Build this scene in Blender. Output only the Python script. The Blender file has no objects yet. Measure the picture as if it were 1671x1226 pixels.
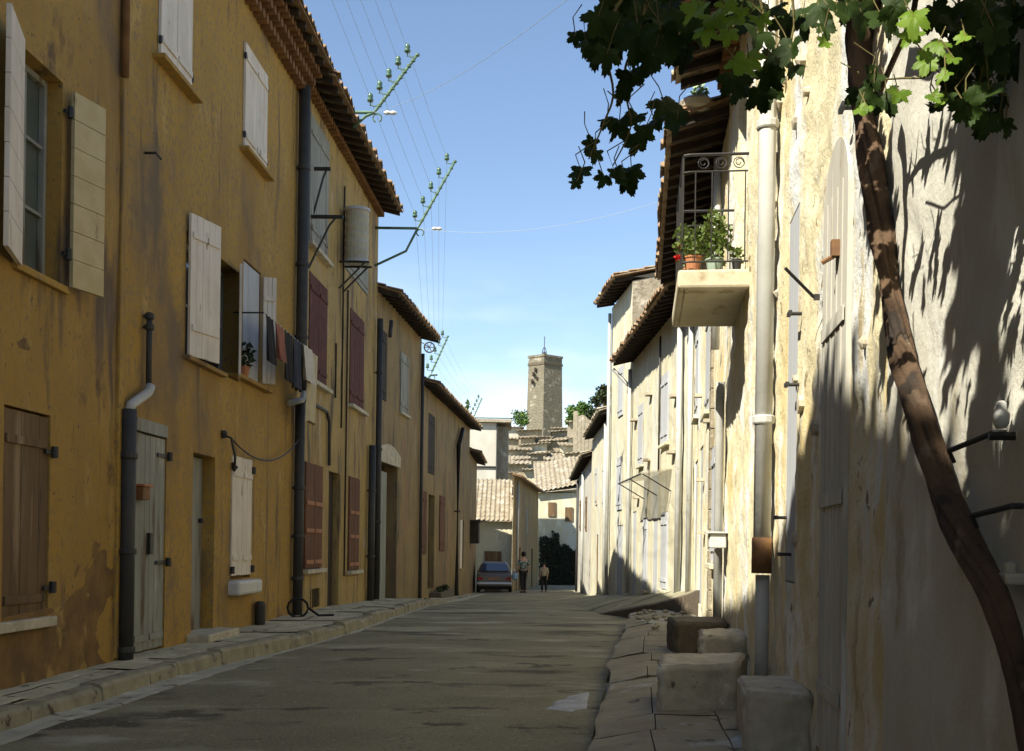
import bpy, math, random
from mathutils import Vector, Matrix, Euler, noise
random.seed(7)
R = random.random
def U(a, b): return random.uniform(a, b)
F = 1800.0; PX = 835.0; PY = 890.0; ROLL = 0.014
COL = bpy.context.scene.collection

# ------------------------------------------------------------------ camera geometry used to survey the street
def uv(x, y): return (x-PX) - ROLL*(PY-y), (PY-y) + ROLL*(x-PX)
def at(x, y, Y):
    u, v = uv(x, y); return Vector((u/F*Y, Y, v/F*Y))
def gp(x, y, z):
    u, v = uv(x, y); Y = z*F/v; return Vector((u/F*Y, Y, z))

# ------------------------------------------------------------------ materials
def mat(name, c, c2=None, scale=2.0, rough=0.85, bump=0.3, bscale=25.0, layers=(), metal=0.0, stretch=(1,1,1), spec=0.3, trans=0.0, bdist=0.01, glassy=0.0):
    m = bpy.data.materials.new(name); m.use_nodes = True
    nt = m.node_tree; N = nt.nodes; L = nt.links
    b = N['Principled BSDF']; b.inputs['Roughness'].default_value = rough; b.inputs['Metallic'].default_value = metal
    b.inputs['Specular IOR Level'].default_value = spec
    tc = N.new('ShaderNodeTexCoord')
    def mp(st):
        q = N.new('ShaderNodeMapping'); q.inputs['Scale'].default_value = st; L.new(tc.outputs['Object'], q.inputs['Vector']); return q.outputs[0]
    def nz(sc, st=(1,1,1), det=6.0, r=0.6):
        q = N.new('ShaderNodeTexNoise'); q.inputs['Scale'].default_value = sc; q.inputs['Detail'].default_value = det
        q.inputs['Roughness'].default_value = r; L.new(mp(st), q.inputs['Vector']); return q.outputs['Fac']
    def ramp(s, a, z):
        q = N.new('ShaderNodeMapRange'); q.inputs['From Min'].default_value = a; q.inputs['From Max'].default_value = z
        q.interpolation_type = 'SMOOTHSTEP'; L.new(s, q.inputs['Value']); return q.outputs[0]
    def mix(f, a, bb):
        q = N.new('ShaderNodeMix'); q.data_type = 'RGBA'
        if isinstance(f, float): q.inputs[0].default_value = f
        else: L.new(f, q.inputs[0])
        for i, k in ((6, a), (7, bb)):
            if isinstance(k, tuple): q.inputs[i].default_value = (k+(1,))[:4]
            else: L.new(k, q.inputs[i])
        return q.outputs[2]
    col = c
    if c2: col = mix(ramp(nz(scale, stretch), .3, .7), c, c2)
    for (lc, sc, a, z, st) in layers: col = mix(ramp(nz(sc, st), a, z), col, lc)
    if isinstance(col, tuple): b.inputs['Base Color'].default_value = (col+(1,))[:4]
    else: L.new(col, b.inputs['Base Color'])
    if bump > 0:
        bp = N.new('ShaderNodeBump'); bp.inputs['Strength'].default_value = bump; bp.inputs['Distance'].default_value = bdist
        L.new(nz(bscale, stretch, 8.0, .7), bp.inputs['Height']); L.new(bp.outputs[0], b.inputs['Normal'])
    if glassy > 0:
        t = N.new('ShaderNodeBsdfTransparent'); ms = N.new('ShaderNodeMixShader'); ms.inputs[0].default_value = glassy
        L.new(b.outputs[0], ms.inputs[1]); L.new(t.outputs[0], ms.inputs[2]); L.new(ms.outputs[0], N['Material Output'].inputs['Surface'])
    if trans > 0:
        t = N.new('ShaderNodeBsdfTranslucent'); ms = N.new('ShaderNodeMixShader'); ms.inputs[0].default_value = trans
        o = N['Material Output']
        if isinstance(col, tuple): t.inputs[0].default_value = (col+(1,))[:4]
        else: L.new(col, t.inputs[0])
        L.new(b.outputs[0], ms.inputs[1]); L.new(t.outputs[0], ms.inputs[2]); L.new(ms.outputs[0], o.inputs['Surface'])
    return m
V = (1, 1, .18)
OCHRE = mat('ochre_plaster', (0.380,0.226,0.042), (0.323,0.188,0.035), 1.1, bump=.6, bscale=18, layers=[((0.238,0.134,0.029),.8,.50,.72,V),((0.436,0.289,0.090),2.3,.56,.78,(1,1,.5)),((0.172,0.096,0.028),5,.62,.74,(1,1,.35)),((0.257,0.166,0.059),14,.48,.62,(1,1,1)),((0.132,0.087,0.042),3.0,.57,.70,(1,1,.12)),((0.156,0.107,0.059),.6,.52,.70,(1,1,.7)),((0.109,0.074,0.047),22,.63,.70,(1,1,.6))])
OCHRE_OLD = mat('ochre_plaster_worn', (0.357,0.214,0.047), (0.302,0.176,0.038), 1.0, bump=.6, bscale=12, layers=[((0.217,0.129,0.036),.9,.48,.66,V),((0.414,0.275,0.093),2.3,.55,.8,(1,1,.5)),((0.113,0.067,0.029),1.6,.58,.68,(1,1,.6)),((0.255,0.161,0.052),14,.5,.7,(1,1,1)),((0.113,0.077,0.044),2.6,.54,.68,(1,1,.16)),((0.150,0.105,0.069),.55,.50,.68,(1,1,.8)),((0.090,0.065,0.044),20,.62,.70,(1,1,.6))])
BARE = mat('bare_render', (0.220,0.127,0.040), (0.121,0.072,0.028), 3.0, bump=.8, bscale=16, layers=[((0.352,0.220,0.064),2.2,.55,.65,(1,1,.6))])
GREYO = mat('grey_ochre_plaster', (0.383,0.265,0.085), (0.301,0.204,0.068), 1.3, bump=.6, bscale=12, layers=[((0.182,0.121,0.068),1.2,.52,.7,V),((0.402,0.307,0.193),2.6,.55,.75,(1,1,.5)),((0.110,0.070,0.046),5,.64,.72,(1,1,.3)),((0.112,0.081,0.048),3.2,.54,.66,(1,1,.14)),((0.096,0.072,0.048),18,.60,.68,(1,1,.5))])
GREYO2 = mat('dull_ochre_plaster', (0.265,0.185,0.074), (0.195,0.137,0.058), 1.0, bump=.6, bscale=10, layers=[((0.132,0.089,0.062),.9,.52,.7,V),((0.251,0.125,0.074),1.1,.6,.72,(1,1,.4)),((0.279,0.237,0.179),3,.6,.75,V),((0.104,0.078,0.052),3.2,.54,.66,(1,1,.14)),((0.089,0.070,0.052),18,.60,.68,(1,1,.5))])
VS = (1, 1, .30)
CREAM = mat('cream_plaster', (.74,.67,.44), (.66,.58,.36), 1.2, bump=1.0, bscale=22, bdist=.02, layers=[((.66,.53,.26),1.4,.52,.62,VS),((.70,.71,.67),1.7,.53,.61,VS),((.50,.41,.23),3.4,.60,.69,VS),((.30,.235,.14),11,.64,.70,(1,1,.7)),((.80,.76,.62),3.0,.52,.64,(1,1,.3)),((.26,.20,.11),5.5,.645,.685,(1,1,.9))])
CREAM2 = mat('pale_plaster', (0.552,0.517,0.367), (0.483,0.444,0.300), 1.0, bump=.9, bscale=16, layers=[((0.493,0.493,0.425),.9,.52,.64,VS),((0.394,0.335,0.193),2.1,.60,.70,VS),((0.612,0.582,0.454),3.1,.52,.64,VS),((0.236,0.197,0.116),7,.65,.72,(1,1,.4))])
STONEW = mat('stone_rubble_wall', (0.357,0.310,0.221), (0.246,0.212,0.145), 3.5, bump=1.0, bscale=9, bdist=.05, layers=[((0.187,0.153,0.111),6,.58,.68,(1,1,1.6)),((0.527,0.476,0.374),2,.55,.72,(1,1,1))])
WHITEW = mat('whitewashed_wall', (0.493,0.476,0.408), (0.408,0.383,0.315), 1.0, bump=.5, bscale=9, layers=[((0.468,0.425,0.357),1.2,.56,.74,V)])
STONE = mat('worn_stone', (0.504,0.448,0.330), (0.360,0.319,0.231), 5, bump=.8, bscale=24, layers=[((0.660,0.614,0.495),4,.55,.75,(1,1,1)),((0.120,0.106,0.077),11,.62,.72,(1,1,1))])
STONE_D = mat('dark_stone', (0.120,0.096,0.064), (0.080,0.064,0.044), 5, bump=.9, bscale=24, layers=[((0.176,0.144,0.096),5,.55,.7,(1,1,1)),((0.040,0.036,0.028),9,.6,.72,(1,1,1))])
PAVE = mat('pavement_stone', (0.525,0.476,0.319), (0.350,0.317,0.209), 2.2, bump=.8, bscale=30, layers=[((0.688,0.647,0.473),1.6,.56,.72,(1,1,1)),((0.088,0.073,0.050),7,.60,.70,(1,1,1))])
PAVE_R = mat('pavement_flags', (0.289,0.257,0.179), (0.196,0.176,0.126), 1.8, bump=.8, bscale=24, layers=[((0.425,0.465,0.483),1.3,.56,.70,(1,1,1)),((0.076,0.067,0.053),6,.60,.70,(1,1,1)),((0.221,0.180,0.126),3,.58,.7,(1,1,1))])
ASPH = mat('old_asphalt', (0.271,0.249,0.156), (0.202,0.184,0.114), .9, bump=1.0, bscale=60, bdist=.02, layers=[((0.403,0.376,0.251),.55,.50,.72,(.45,1.4,1)),((0.085,0.077,0.050),.9,.55,.64,(.45,.9,1)),((0.403,0.368,0.251),16,.60,.72,(1,1,1)),((0.093,0.077,0.053),2.6,.60,.66,(.5,.8,1)),((0.109,0.095,0.063),34,.58,.68,(1,1,1)),((.50,.47,.36),70,.60,.70,(1,1,1)),((.07,.062,.042),50,.58,.68,(1,1,1)),((.40,.38,.29),.8,.57,.70,(.7,1.2,1))])
GUT = mat('gutter_concrete', (.42,.40,.31), (.32,.30,.23), 2.5, bump=.8, bscale=30, layers=[((.55,.53,.44),1.8,.55,.72,(1,1,1)),((.08,.07,.055),5,.6,.7,(1,1,1))])
PATCHM = mat('pale_patch_grey', (0.415,0.426,0.450), (0.288,0.288,0.290), 6, bump=.5, bscale=30)
DIRT = mat('dirt', (.085,.07,.05), (.05,.042,.03), 6, bump=1.0, bscale=20)
GRND = mat('dry_ground', (.22,.19,.12), (.13,.14,.07), .05, bump=.3, bscale=1)
WHITEP = mat('weathered_white_paint', (.68,.60,.50), (.56,.49,.40), 5, bump=.3, bscale=30, stretch=(1,1,.3), layers=[((.22,.18,.13),7,.62,.72,(1,1,.35)),((.62,.58,.52),3,.55,.7,(1,1,.3))])
CREAMP = mat('weathered_cream_paint', (.52,.42,.24), (.44,.35,.18), 4, bump=.3, bscale=30, layers=[((.2,.15,.09),6,.63,.72,(1,1,.35))])
BLUEP = mat('faded_blue_grey_paint', (.27,.27,.23), (.21,.21,.18), 4, bump=.35, bscale=26, stretch=(1,1,.2), layers=[((.12,.085,.05),3.5,.54,.66,(1,1,.15)),((.36,.36,.32),5,.58,.7,(1,1,.2))])
PALEB = mat('pale_blue_grey_paint', (0.442,0.459,0.476), (0.357,0.365,0.365), 2, bump=.3, bscale=26, stretch=(1,1,.15), layers=[((0.340,0.281,0.187),4,.6,.7,(1,1,.1))])
BROWNW = mat('bare_brown_wood', (.17,.105,.05), (.11,.068,.034), 5, bump=.6, bscale=22, stretch=(1,1,.1), layers=[((.26,.18,.10),6,.55,.7,(1,1,.1)),((.05,.033,.02),8,.6,.7,(1,1,.1))])
REDP = mat('oxblood_paint', (0.104,0.029,0.018), (0.068,0.020,0.013), 4, bump=.4, bscale=24, layers=[((0.160,0.063,0.032),6,.6,.7,(1,1,.3))])
REDB = mat('red_brown_wood', (0.150,0.064,0.028), (0.090,0.038,0.020), 6, bump=.5, bscale=24, stretch=(1,1,.15))
BARW = mat('pale_wood_bar', (.38,.18,.09), (.28,.13,.07), 8)
DARKW = mat('dark_timber', (.045,.032,.02), (.025,.018,.012), 4, bump=.5)
BEAM = mat('brown_eave_timber', (.22,.115,.045), (.13,.065,.028), 4, bump=.5)
TILE = mat('canal_tile', (.30,.20,.11), (.20,.125,.07), 4.5, bump=.6, bscale=18, layers=[((.36,.30,.2),2.2,.52,.66,(1,1,1)),((.10,.075,.05),7,.58,.68,(1,1,1))])
TILE2 = mat('bleached_canal_tile', (0.328,0.286,0.202), (0.221,0.176,0.119), 3.5, bump=.6, bscale=14, layers=[((0.410,0.386,0.308),2,.52,.66,(1,1,1)),((0.123,0.092,0.062),8,.58,.68,(1,1,1))])
IRON = mat('black_iron', (.018,.018,.018), (.03,.027,.022), 9, rough=.55, bump=.2, spec=.4)
PIPEK = mat('dark_zinc_pipe', (.035,.034,.032), (.05,.047,.04), 5, rough=.6, bump=.2)
PIPEG = mat('grey_painted_pipe', (0.442,0.442,0.406), (0.365,0.365,0.330), 3, rough=.6, bump=.2, layers=[((0.288,0.240,0.160),5,.62,.7,(1,1,.3))])
RUSTY = mat('rusty_pipe', (.24,.13,.05), (.15,.08,.04), 9, rough=.8)
GREENM = mat('verdigris_iron', (0.120,0.203,0.123), (0.070,0.117,0.071), 9, rough=.6, bump=.3)
INSUL = mat('green_glass_insulator', (.05,.10,.055), (.08,.15,.09), 9, rough=.25, bump=0, spec=.6)
WIRE = mat('wire', (.34,.42,.45), rough=.5, bump=0)
GLASS = mat('dark_window_glass', (.02,.024,.028), rough=.12, bump=0, spec=.7)
GLASSB = mat('greenish_window_glass', (.10,.12,.10), (.07,.085,.075), 2, rough=.2, bump=0, spec=.6)
CONC = mat('balcony_concrete', (0.561,0.510,0.374), (0.476,0.416,0.281), 3, bump=.4, bscale=24, layers=[((0.306,0.238,0.128),2.6,.58,.7,(1,1,1))])
DRUM = mat('pale_drum_plastic', (.40,.37,.27), (.32,.29,.21), 4, rough=.6, bump=.2)
LEAF = mat('vine_leaf', (0.024,0.045,0.007), (0.013,0.027,0.004), 14, rough=.55, bump=.25, bscale=60, spec=.12, trans=.10)  # colour darkened for the shaded leaf side that faces the camera
LEAFY = mat('backlit_vine_leaf', (.20,.32,.035), (.12,.22,.02), 14, rough=.45, bump=.2, bscale=60, trans=.5)  # brighter copy of the leaf colour for leaves with sun behind them
BARK = mat('vine_bark', (0.141,0.086,0.047), (0.081,0.050,0.028), 7, rough=.9, bump=1.0, bscale=55, stretch=(1,1,.16), bdist=.02, layers=[((0.038,0.028,0.020),7,.56,.66,(1,1,.14)),((0.196,0.138,0.090),9,.58,.7,(1,1,.14))])
TWIG = mat('green_shoot', (.14,.13,.04), (.10,.07,.03), 9)
PLANT = mat('pot_plant_leaf', (.09,.15,.03), (.16,.20,.05), 20, rough=.5, bump=0, trans=.3)
FLOWER = mat('red_petals', (.60,.02,.015), rough=.6, bump=0)
CYP = mat('cypress_foliage', (.022,.034,.010), (.035,.05,.015), 3, rough=.8, bump=0)
TREEG = mat('tree_foliage', (.10,.17,.035), (.05,.10,.02), 1.0, rough=.8, bump=0)
TERRA = mat('terracotta', (.42,.18,.08), (.34,.14,.07), 8, rough=.8)
CELADON = mat('green_glazed_pot', (.30,.38,.30), (.24,.31,.25), 8, rough=.4)
SKIN = mat('skin', (.45,.26,.17), rough=.6, bump=0)
HAIR = mat('dark_hair', (.014,.010,.008), rough=.7, bump=0)
PRINT = mat('patterned_cloth', (.02,.03,.035), (.45,.5,.45), 16, rough=.9, bump=0, layers=[((.05,.07,.06),11,.45,.55,(1,1,1))])
CLDARK = mat('dark_cloth', (.022,.02,.02), (.03,.027,.025), 9, rough=.95, bump=.2)
CLNAVY = mat('navy_cloth', (.03,.035,.05), (.05,.05,.06), 5, rough=.95, bump=.2)
CLCREAM = mat('cream_cloth', (.50,.42,.26), (.42,.35,.22), 9, rough=.95, bump=.2)
CLWHITE = mat('white_cloth', (.56,.52,.44), (.48,.44,.36), 6, rough=.95, bump=.2)
CLPINK = mat('dull_pink_cloth', (.30,.12,.08), (.22,.09,.06), 6, rough=.95, bump=.2)
CARP = mat('beige_car_paint', (0.106,0.083,0.051), rough=.28, bump=0, spec=.6)
CARG = mat('car_glass', (.03,.05,.09), rough=.05, bump=0, spec=1.0)
RUB = mat('black_rubber', (.015,.015,.015), rough=.8, bump=0)
CHROME = mat('dull_chrome', (.5,.5,.48), rough=.3, bump=0, metal=.9)
TAIL = mat('red_lamp_glass', (.32,.02,.015), rough=.2, bump=0)
PLATE = mat('pale_plate', (.30,.16,.10), rough=.5, bump=0)
WBOX = mat('white_enamel', (0.528,0.528,0.496), (0.464,0.456,0.416), 9, rough=.5, bump=.1)

# ------------------------------------------------------------------ objects
def tag(o, label=None, cat=None, group=None, kind=None):
    if label: o['label'] = label
    if cat: o['category'] = cat
    if group: o['group'] = group
    if kind: o['kind'] = kind
    return o
def empty(name, loc, label, cat, group=None):
    o = bpy.data.objects.new(name, None); COL.objects.link(o); o.location = loc; o.empty_display_size = .3
    return tag(o, label, cat, group)
def wloc(o):
    v = Vector((0,0,0))
    while o: v += Vector(o.location); o = o.parent
    return v
SPLIT = dict(rafter_row='rafter', ledge='ledge', hinge='hinge', clamps='clamp', bracket='bracket', shoes='shoe', fingers='finger', putlog_opening='putlog_opening', training_wires='training_wire', leaf_stalks_='x', spokes='spoke', canopy_bracket='canopy_bracket', door_ironwork='door_ironwork', bumper='bumper', hoop='hoop')
class MB:
    def __init__(s): s.v = []; s.f = []
    def add(s, vs, fs):
        k = len(s.v); s.v += [Vector(q) for q in vs]; s.f += [tuple(i+k for i in f) for f in fs]
    def hexa(s, p):   # p: 8 corners bottom ring then top ring
        s.add(p, [(0,3,2,1),(4,5,6,7),(0,1,5,4),(1,2,6,5),(2,3,7,6),(3,0,4,7)])
    def box(s, x0, x1, y0, y1, z0, z1): s.hexa([(x0,y0,z0),(x1,y0,z0),(x1,y1,z0),(x0,y1,z0),(x0,y0,z1),(x1,y0,z1),(x1,y1,z1),(x0,y1,z1)])
    def bar(s, a, b, t, z0, z1):   # plan segment a-b, thickness t to its left
        a = Vector(a[:2]); b = Vector(b[:2]); d = (b-a).normalized(); n = Vector((-d.y, d.x))*t
        q = [a, b, b+n, a+n]; s.hexa([(w.x,w.y,z0) for w in q]+[(w.x,w.y,z1) for w in q])
    def tube(s, pts, r, n=8):
        pts = [Vector(p) for p in pts]; rs = r if isinstance(r, (list,tuple)) else [r]*len(pts); rings = []
        for i, p in enumerate(pts):
            d = (pts[min(i+1,len(pts)-1)]-pts[max(i-1,0)]).normalized()
            a = d.cross(Vector((0,0,1)));  a = a.normalized() if a.length > .05 else Vector((1,0,0))
            b = d.cross(a).normalized()
            rings.append([p+(a*math.cos(2*math.pi*k/n)+b*math.sin(2*math.pi*k/n))*rs[i] for k in range(n)])
        vs = [q for g in rings for q in g]; fs = []
        for i in range(len(pts)-1):
            for k in range(n): fs.append((i*n+k, i*n+(k+1)%n, (i+1)*n+(k+1)%n, (i+1)*n+k))
        fs.append(tuple(range(n))[::-1]); fs.append(tuple((len(pts)-1)*n+k for k in range(n))); s.add(vs, fs)
    def lathe(s, c, prof, n=16, ax=None):   # prof (r,h)
        m = (ax or Matrix.Identity(3)); c = Vector(c); vs = []
        for r, h in prof:
            for k in range(n): vs.append(c + m @ Vector((r*math.cos(2*math.pi*k/n), r*math.sin(2*math.pi*k/n), h)))
        fs = [(i*n+k, i*n+(k+1)%n, (i+1)*n+(k+1)%n, (i+1)*n+k) for i in range(len(prof)-1) for k in range(n)]
        fs.append(tuple(range(n))[::-1]); fs.append(tuple((len(prof)-1)*n+k for k in range(n))); s.add(vs, fs)
    def build(s, name, m, parent=None, smooth=False, bevel=0, rough=0):
        if name in SPLIT:
            name = SPLIT[name]; par = list(range(len(s.v)))
            def fd(i):
                while par[i] != i: par[i] = par[par[i]]; i = par[i]
                return i
            for f in s.f:
                for q in f[1:]: par[fd(q)] = fd(f[0])
            g = {}
            for f in s.f: g.setdefault(fd(f[0]), []).append(f)
            o = None
            for k, fs in g.items():
                ids = sorted(set(i for f in fs for i in f)); mp = {a:b for b,a in enumerate(ids)}
                q = MB(); q.v = [s.v[i] for i in ids]; q.f = [tuple(mp[i] for i in f) for f in fs]; o = q.build(name+'', m, parent, smooth, bevel) if name not in SPLIT else q._b(name, m, parent, smooth, bevel)
            return o
        return s._b(name, m, parent, smooth, bevel)
    def _b(s, name, m, parent=None, smooth=False, bevel=0):
        me = bpy.data.meshes.new(name); o0 = wloc(parent) if parent else Vector((0,0,0))
        me.from_pydata([tuple(v-o0) for v in s.v], [], s.f); me.update()
        me.materials.append(m)
        if smooth: me.polygons.foreach_set('use_smooth', [True]*len(me.polygons))
        o = bpy.data.objects.new(name, me); COL.objects.link(o); o.parent = parent
        if bevel:
            b = o.modifiers.new('Bevel','BEVEL'); b.width = bevel; b.segments = 2; b.limit_method = 'ANGLE'
        return o
def nz3(x, y, z, s=1.0): return noise.noise(Vector((x*s+3.1, y*s-7.7, z*s+1.9)))

class Wall:
    def __init__(s, a, b, side): s.a = a; s.b = b; q = math.hypot(1, b); s.n = Vector((side/q, -side*b/q)); s.side = side
    def p(s, Y, n, z): return Vector((s.a+s.b*Y+n*s.n.x, Y+n*s.n.y, z))
    def px(s, x, y, n=0.0):
        u, v = uv(x, y); a = s.a + n*s.n.x - s.b*n*s.n.y; Y = a/(u/F-s.b); return Y-n*s.n.y, v/F*Y
    def box(s, mb, Y0, Y1, n0, n1, z0, z1):
        q = [(Y0,n0),(Y1,n0),(Y1,n1),(Y0,n1)]
        if s.side < 0: q = q[::-1]
        q = q[::-1] if s.side > 0 else q
        mb.hexa([s.p(Y,n,z0) for Y,n in q]+[s.p(Y,n,z1) for Y,n in q])
    def op(s, x0, x1, yt, yb, depth=.18):
        ym = (yt+yb)/2; Ya = s.px(x0, ym)[0]; Yb = s.px(x1, ym)[0]
        u, vt = uv(x0, yt); _, vb = uv(x0, yb)
        Y0, Y1 = min(Ya,Yb), max(Ya,Yb)
        return dict(Y0=Y0, Y1=Y1, z0=vb/F*Ya, z1=vt/F*Ya, d=depth)
def line(p, q, side):
    b = (q[0]-p[0])/(q[1]-p[1]); return Wall(p[0]-b*p[1], b, side)

def facade(mb, W, Y0, Y1, z0, z1, ops, cell=.4, amp=.012, depth=6.0, body=True, top2=None):
    def cuts(a, b, xs):
        xs = sorted(set([a, b]+[x for x in xs if a < x < b])); r = []
        for i in range(len(xs)-1):
            k = max(1, int(math.ceil((xs[i+1]-xs[i])/cell)))
            r += [xs[i]+(xs[i+1]-xs[i])*j/k for j in range(k)]
        return r+[b]
    ys = cuts(Y0, Y1, [o['Y0'] for o in ops]+[o['Y1'] for o in ops])
    zs = cuts(z0, z1, [o['z0'] for o in ops]+[o['z1'] for o in ops])
    def dsp(Y, z):
        d = 9
        for o in ops:
            dx = max(o['Y0']-Y, Y-o['Y1'], 0); dz = max(o['z0']-z, z-o['z1'], 0); d = min(d, math.hypot(dx, dz))
        d = min(d, Y-Y0, Y1-Y)
        k = min(1, max(0, d)/.12)
        return k*amp*(1.6*nz3(Y,z,0,.7)+1.0*nz3(Y,z,5,2.3)+(1.0 if cell < .1 else .6)*nz3(Y,z,9,7)-(max(0,nz3(Y,z,14,5)-.25)*3.0 if cell < .1 else 0))
    idx = {}; vs = []; fs = []
    def vi(i, j):
        if (i,j) not in idx: idx[(i,j)] = len(vs); vs.append(W.p(ys[i], dsp(ys[i],zs[j]), zs[j]))
        return idx[(i,j)]
    for i in range(len(ys)-1):
        yc = (ys[i]+ys[i+1])/2
        for j in range(len(zs)-1):
            zc = (zs[j]+zs[j+1])/2
            if any(o['Y0'] < yc < o['Y1'] and o['z0'] < zc < o['z1'] for o in ops): continue
            f = (vi(i,j), vi(i+1,j), vi(i+1,j+1), vi(i,j+1))
            fs.append(f if W.side < 0 else f[::-1])
    mb.add(vs, fs)
    for o in ops:
        a, b, c, e, d = o['Y0'], o['Y1'], o['z0'], o['z1'], -o['d']
        for (p, q) in (((a,c),(b,c)),((b,c),(b,e)),((b,e),(a,e)),((a,e),(a,c))):
            mb.add([W.p(p[0],0,p[1]), W.p(q[0],0,q[1]), W.p(q[0],d,q[1]), W.p(p[0],d,p[1])], [(0,1,2,3)])
        mb.add([W.p(a,d,c), W.p(b,d,c), W.p(b,d,e), W.p(a,d,e)], [(0,1,2,3)])
    if body:
        D = -depth; t2 = z1 if top2 is None else top2
        for Y in (Y0, Y1): mb.add([W.p(Y,0,z0), W.p(Y,D,z0), W.p(Y,D,t2), W.p(Y,0,z1)], [(0,1,2,3)])
        mb.add([W.p(Y0,D,z0), W.p(Y1,D,z0), W.p(Y1,D,t2), W.p(Y0,D,t2)], [(0,1,2,3)])
        mb.add([W.p(Y0,0,z1), W.p(Y1,0,z1), W.p(Y1,D,t2), W.p(Y0,D,t2)], [(0,1,2,3)])

def tiles(mb, f, L, S, per=.21, course=.42, jit=.02):
    """canal tile surface; f(a,s,h): a along the eave, s up the slope, h above it"""
    nt = max(2, int(round(L/per))); per = L/nt; nc = max(1, int(math.ceil(S/course))); K = 6
    for c in range(nc):
        s0 = c*course-.03; s1 = min(S, (c+1)*course)
        cols = []
        for t in range(nt):
            jo = U(-jit, jit) if c == 0 else U(-.008, .008); jh = U(-.004, .004)
            for k in range(K): cols.append((t*per+per*k/K, jo, jh+.042*math.sin(2*math.pi*k/K)+.045))
        cols.append((L, 0, .045)); vs = []
        for a, jo, h in cols:
            vs += [f(a, s0+jo, h+.03-.022), f(a, s0+jo, h+.03), f(a, s1, h)]
        fs = []
        for i in range(len(cols)-1):
            a, b = i*3, i*3+3
            fs += [(a, b, b+1, a+1), (a+1, b+1, b+2, a+2)]
        mb.add(vs, fs)
    mb.add([f(0,0,.0), f(L,0,.0), f(L,S,.0), f(0,S,.0), f(0,0,.03), f(L,0,.03), f(L,S,.03), f(0,S,.03)], [(0,1,2,3),(4,5,6,7),(0,1,5,4),(1,2,6,5),(2,3,7,6),(3,0,4,7)])

def street_roof(house, W, Y0, Y1, zt, ov, tm=None, pitch=.30, run=3.2, rafters=True, genoise=0, near_ov=0.0, soff=None, jit=.025, per=.21):
    tm = tm or TILE; q = math.hypot(1, W.b); L = (Y1-Y0+near_ov)*q; S = (run+ov)*math.hypot(1, pitch)
    cs = 1/math.hypot(1, pitch); sn = pitch*cs; ze = zt+.09-.0*ov
    def f(a, s, h): return W.p(Y0-near_ov+a/q, ov-s*cs-h*sn*0, ze-(ov*pitch)+s*sn+h)
    mb = MB(); tiles(mb, f, L, S, per, .42, jit)
    rf = mb.build('roof', tm, house)
    def f2(a, s, h): return W.p(Y0-near_ov+a/q, -2*run-ov+ov+s*cs-ov*0-.0, ze-(ov*pitch)+s*sn+h-.0)
    mb = MB(); b0 = ze-ov*pitch+(run+ov)*pitch
    a_ = W.p(Y0-near_ov,-run,b0+.05); b_ = W.p(Y1,-run,b0+.05); c_ = W.p(Y1,-2*run-ov,b0-(run+ov)*pitch); d_ = W.p(Y0-near_ov,-2*run-ov,b0-(run+ov)*pitch)
    up = Vector((0,0,.06)); mb.hexa([d_,c_,b_,a_,d_+up,c_+up,b_+up,a_+up]); mb.build('rear_roof', tm, house)
    mb = MB()   # gable infill under the slopes
    for Y in (Y0+.01, Y1-.01):
        mb.add([W.p(Y,0,zt), W.p(Y,-run,b0), W.p(Y,-2*run,zt)], [(0,1,2)])
    mb.build('gable', soff or OCHRE, house)
    if rafters:
        mb = MB(); n = int((Y1-Y0)/.42)
        for i in range(n+1):
            Y = Y0+near_ov*0+.1+(Y1-Y0-.2)*i/max(n,1)
            zz = lambda nn: ze-nn*pitch-.02
            z_in, z_out = zz(0), zz(ov-.06)
            pts = [W.p(Y-.04,-.05,z_in-.10), W.p(Y+.04,-.05,z_in-.10), W.p(Y+.04,ov-.06,z_out-.09), W.p(Y-.04,ov-.06,z_out-.09)]
            mb.hexa(pts+[p+Vector((0,0,.09)) for p in pts])
        mb.build('rafter_row', DARKW, house)
    if genoise:
        mb = MB()
        for g in range(genoise):
            n1 = .10+.11*g; z0 = zt-.30-.0+.13*(g-genoise+2)
            W.box(mb, Y0, Y1, -.02, n1, z0+.055, z0+.125)
            Y = Y0+.09
            while Y < Y1-.05:
                mb.tube([W.p(Y,-.02,z0+.03), W.p(Y,n1+.045,z0+.03)], .07, 8); Y += .19
        mb.build('cornice', BEAM, house)
    return rf

def leaf_door(name, m, parent, a, b, z0, z1, t=.035, nb=4, horiz=False, ledges=(), lm=None, lname='ledge', label=None, lproud=.018):
    """boarded leaf from plan point a to b; thickness to the left of a->b"""
    mb = MB(); a = Vector(a[:2]); b = Vector(b[:2]); d = b-a
    if horiz:
        for i in range(nb):
            q0 = z0+(z1-z0)*i/nb; q1 = z0+(z1-z0)*(i+1)/nb-.006
            mb.bar(a, b, t*(1-.08*R()), q0, q1)
    else:
        for i in range(nb):
            mb.bar(a+d*(i/nb), a+d*((i+1)/nb)-d.normalized()*.005, t*(1-.10*R()), z0+U(0,.006), z1-U(0,.006))
    n = Vector((-d.y, d.x)).normalized()
    o = mb.build(name, m, parent)
    if label: o['label'] = label
    if ledges:
        mb = MB()
        for g in ledges:
            zc = z0+(z1-z0)*g; aa = a+n*t; bb = b+n*t; mb.bar(aa+d*.06, bb-d*.06, lproud, zc-.035, zc+.035)
        mb.build(lname, lm or m, o)
    return o
def strap(mb, W, Y0, Y1, n, z): W.box(mb, Y0, Y1, n, n+.012, z-.02, z+.02)
def wleaf(name, m, parent, W, Y0, Y1, n, z0, z1, **k):
    """leaf parallel to the wall with its ledges facing the street"""
    p, q = W.p(Y0,n,0), W.p(Y1,n,0)
    if W.side > 0: p, q = q, p
    return leaf_door(name, m, parent, p, q, z0, z1, **k)
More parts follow.
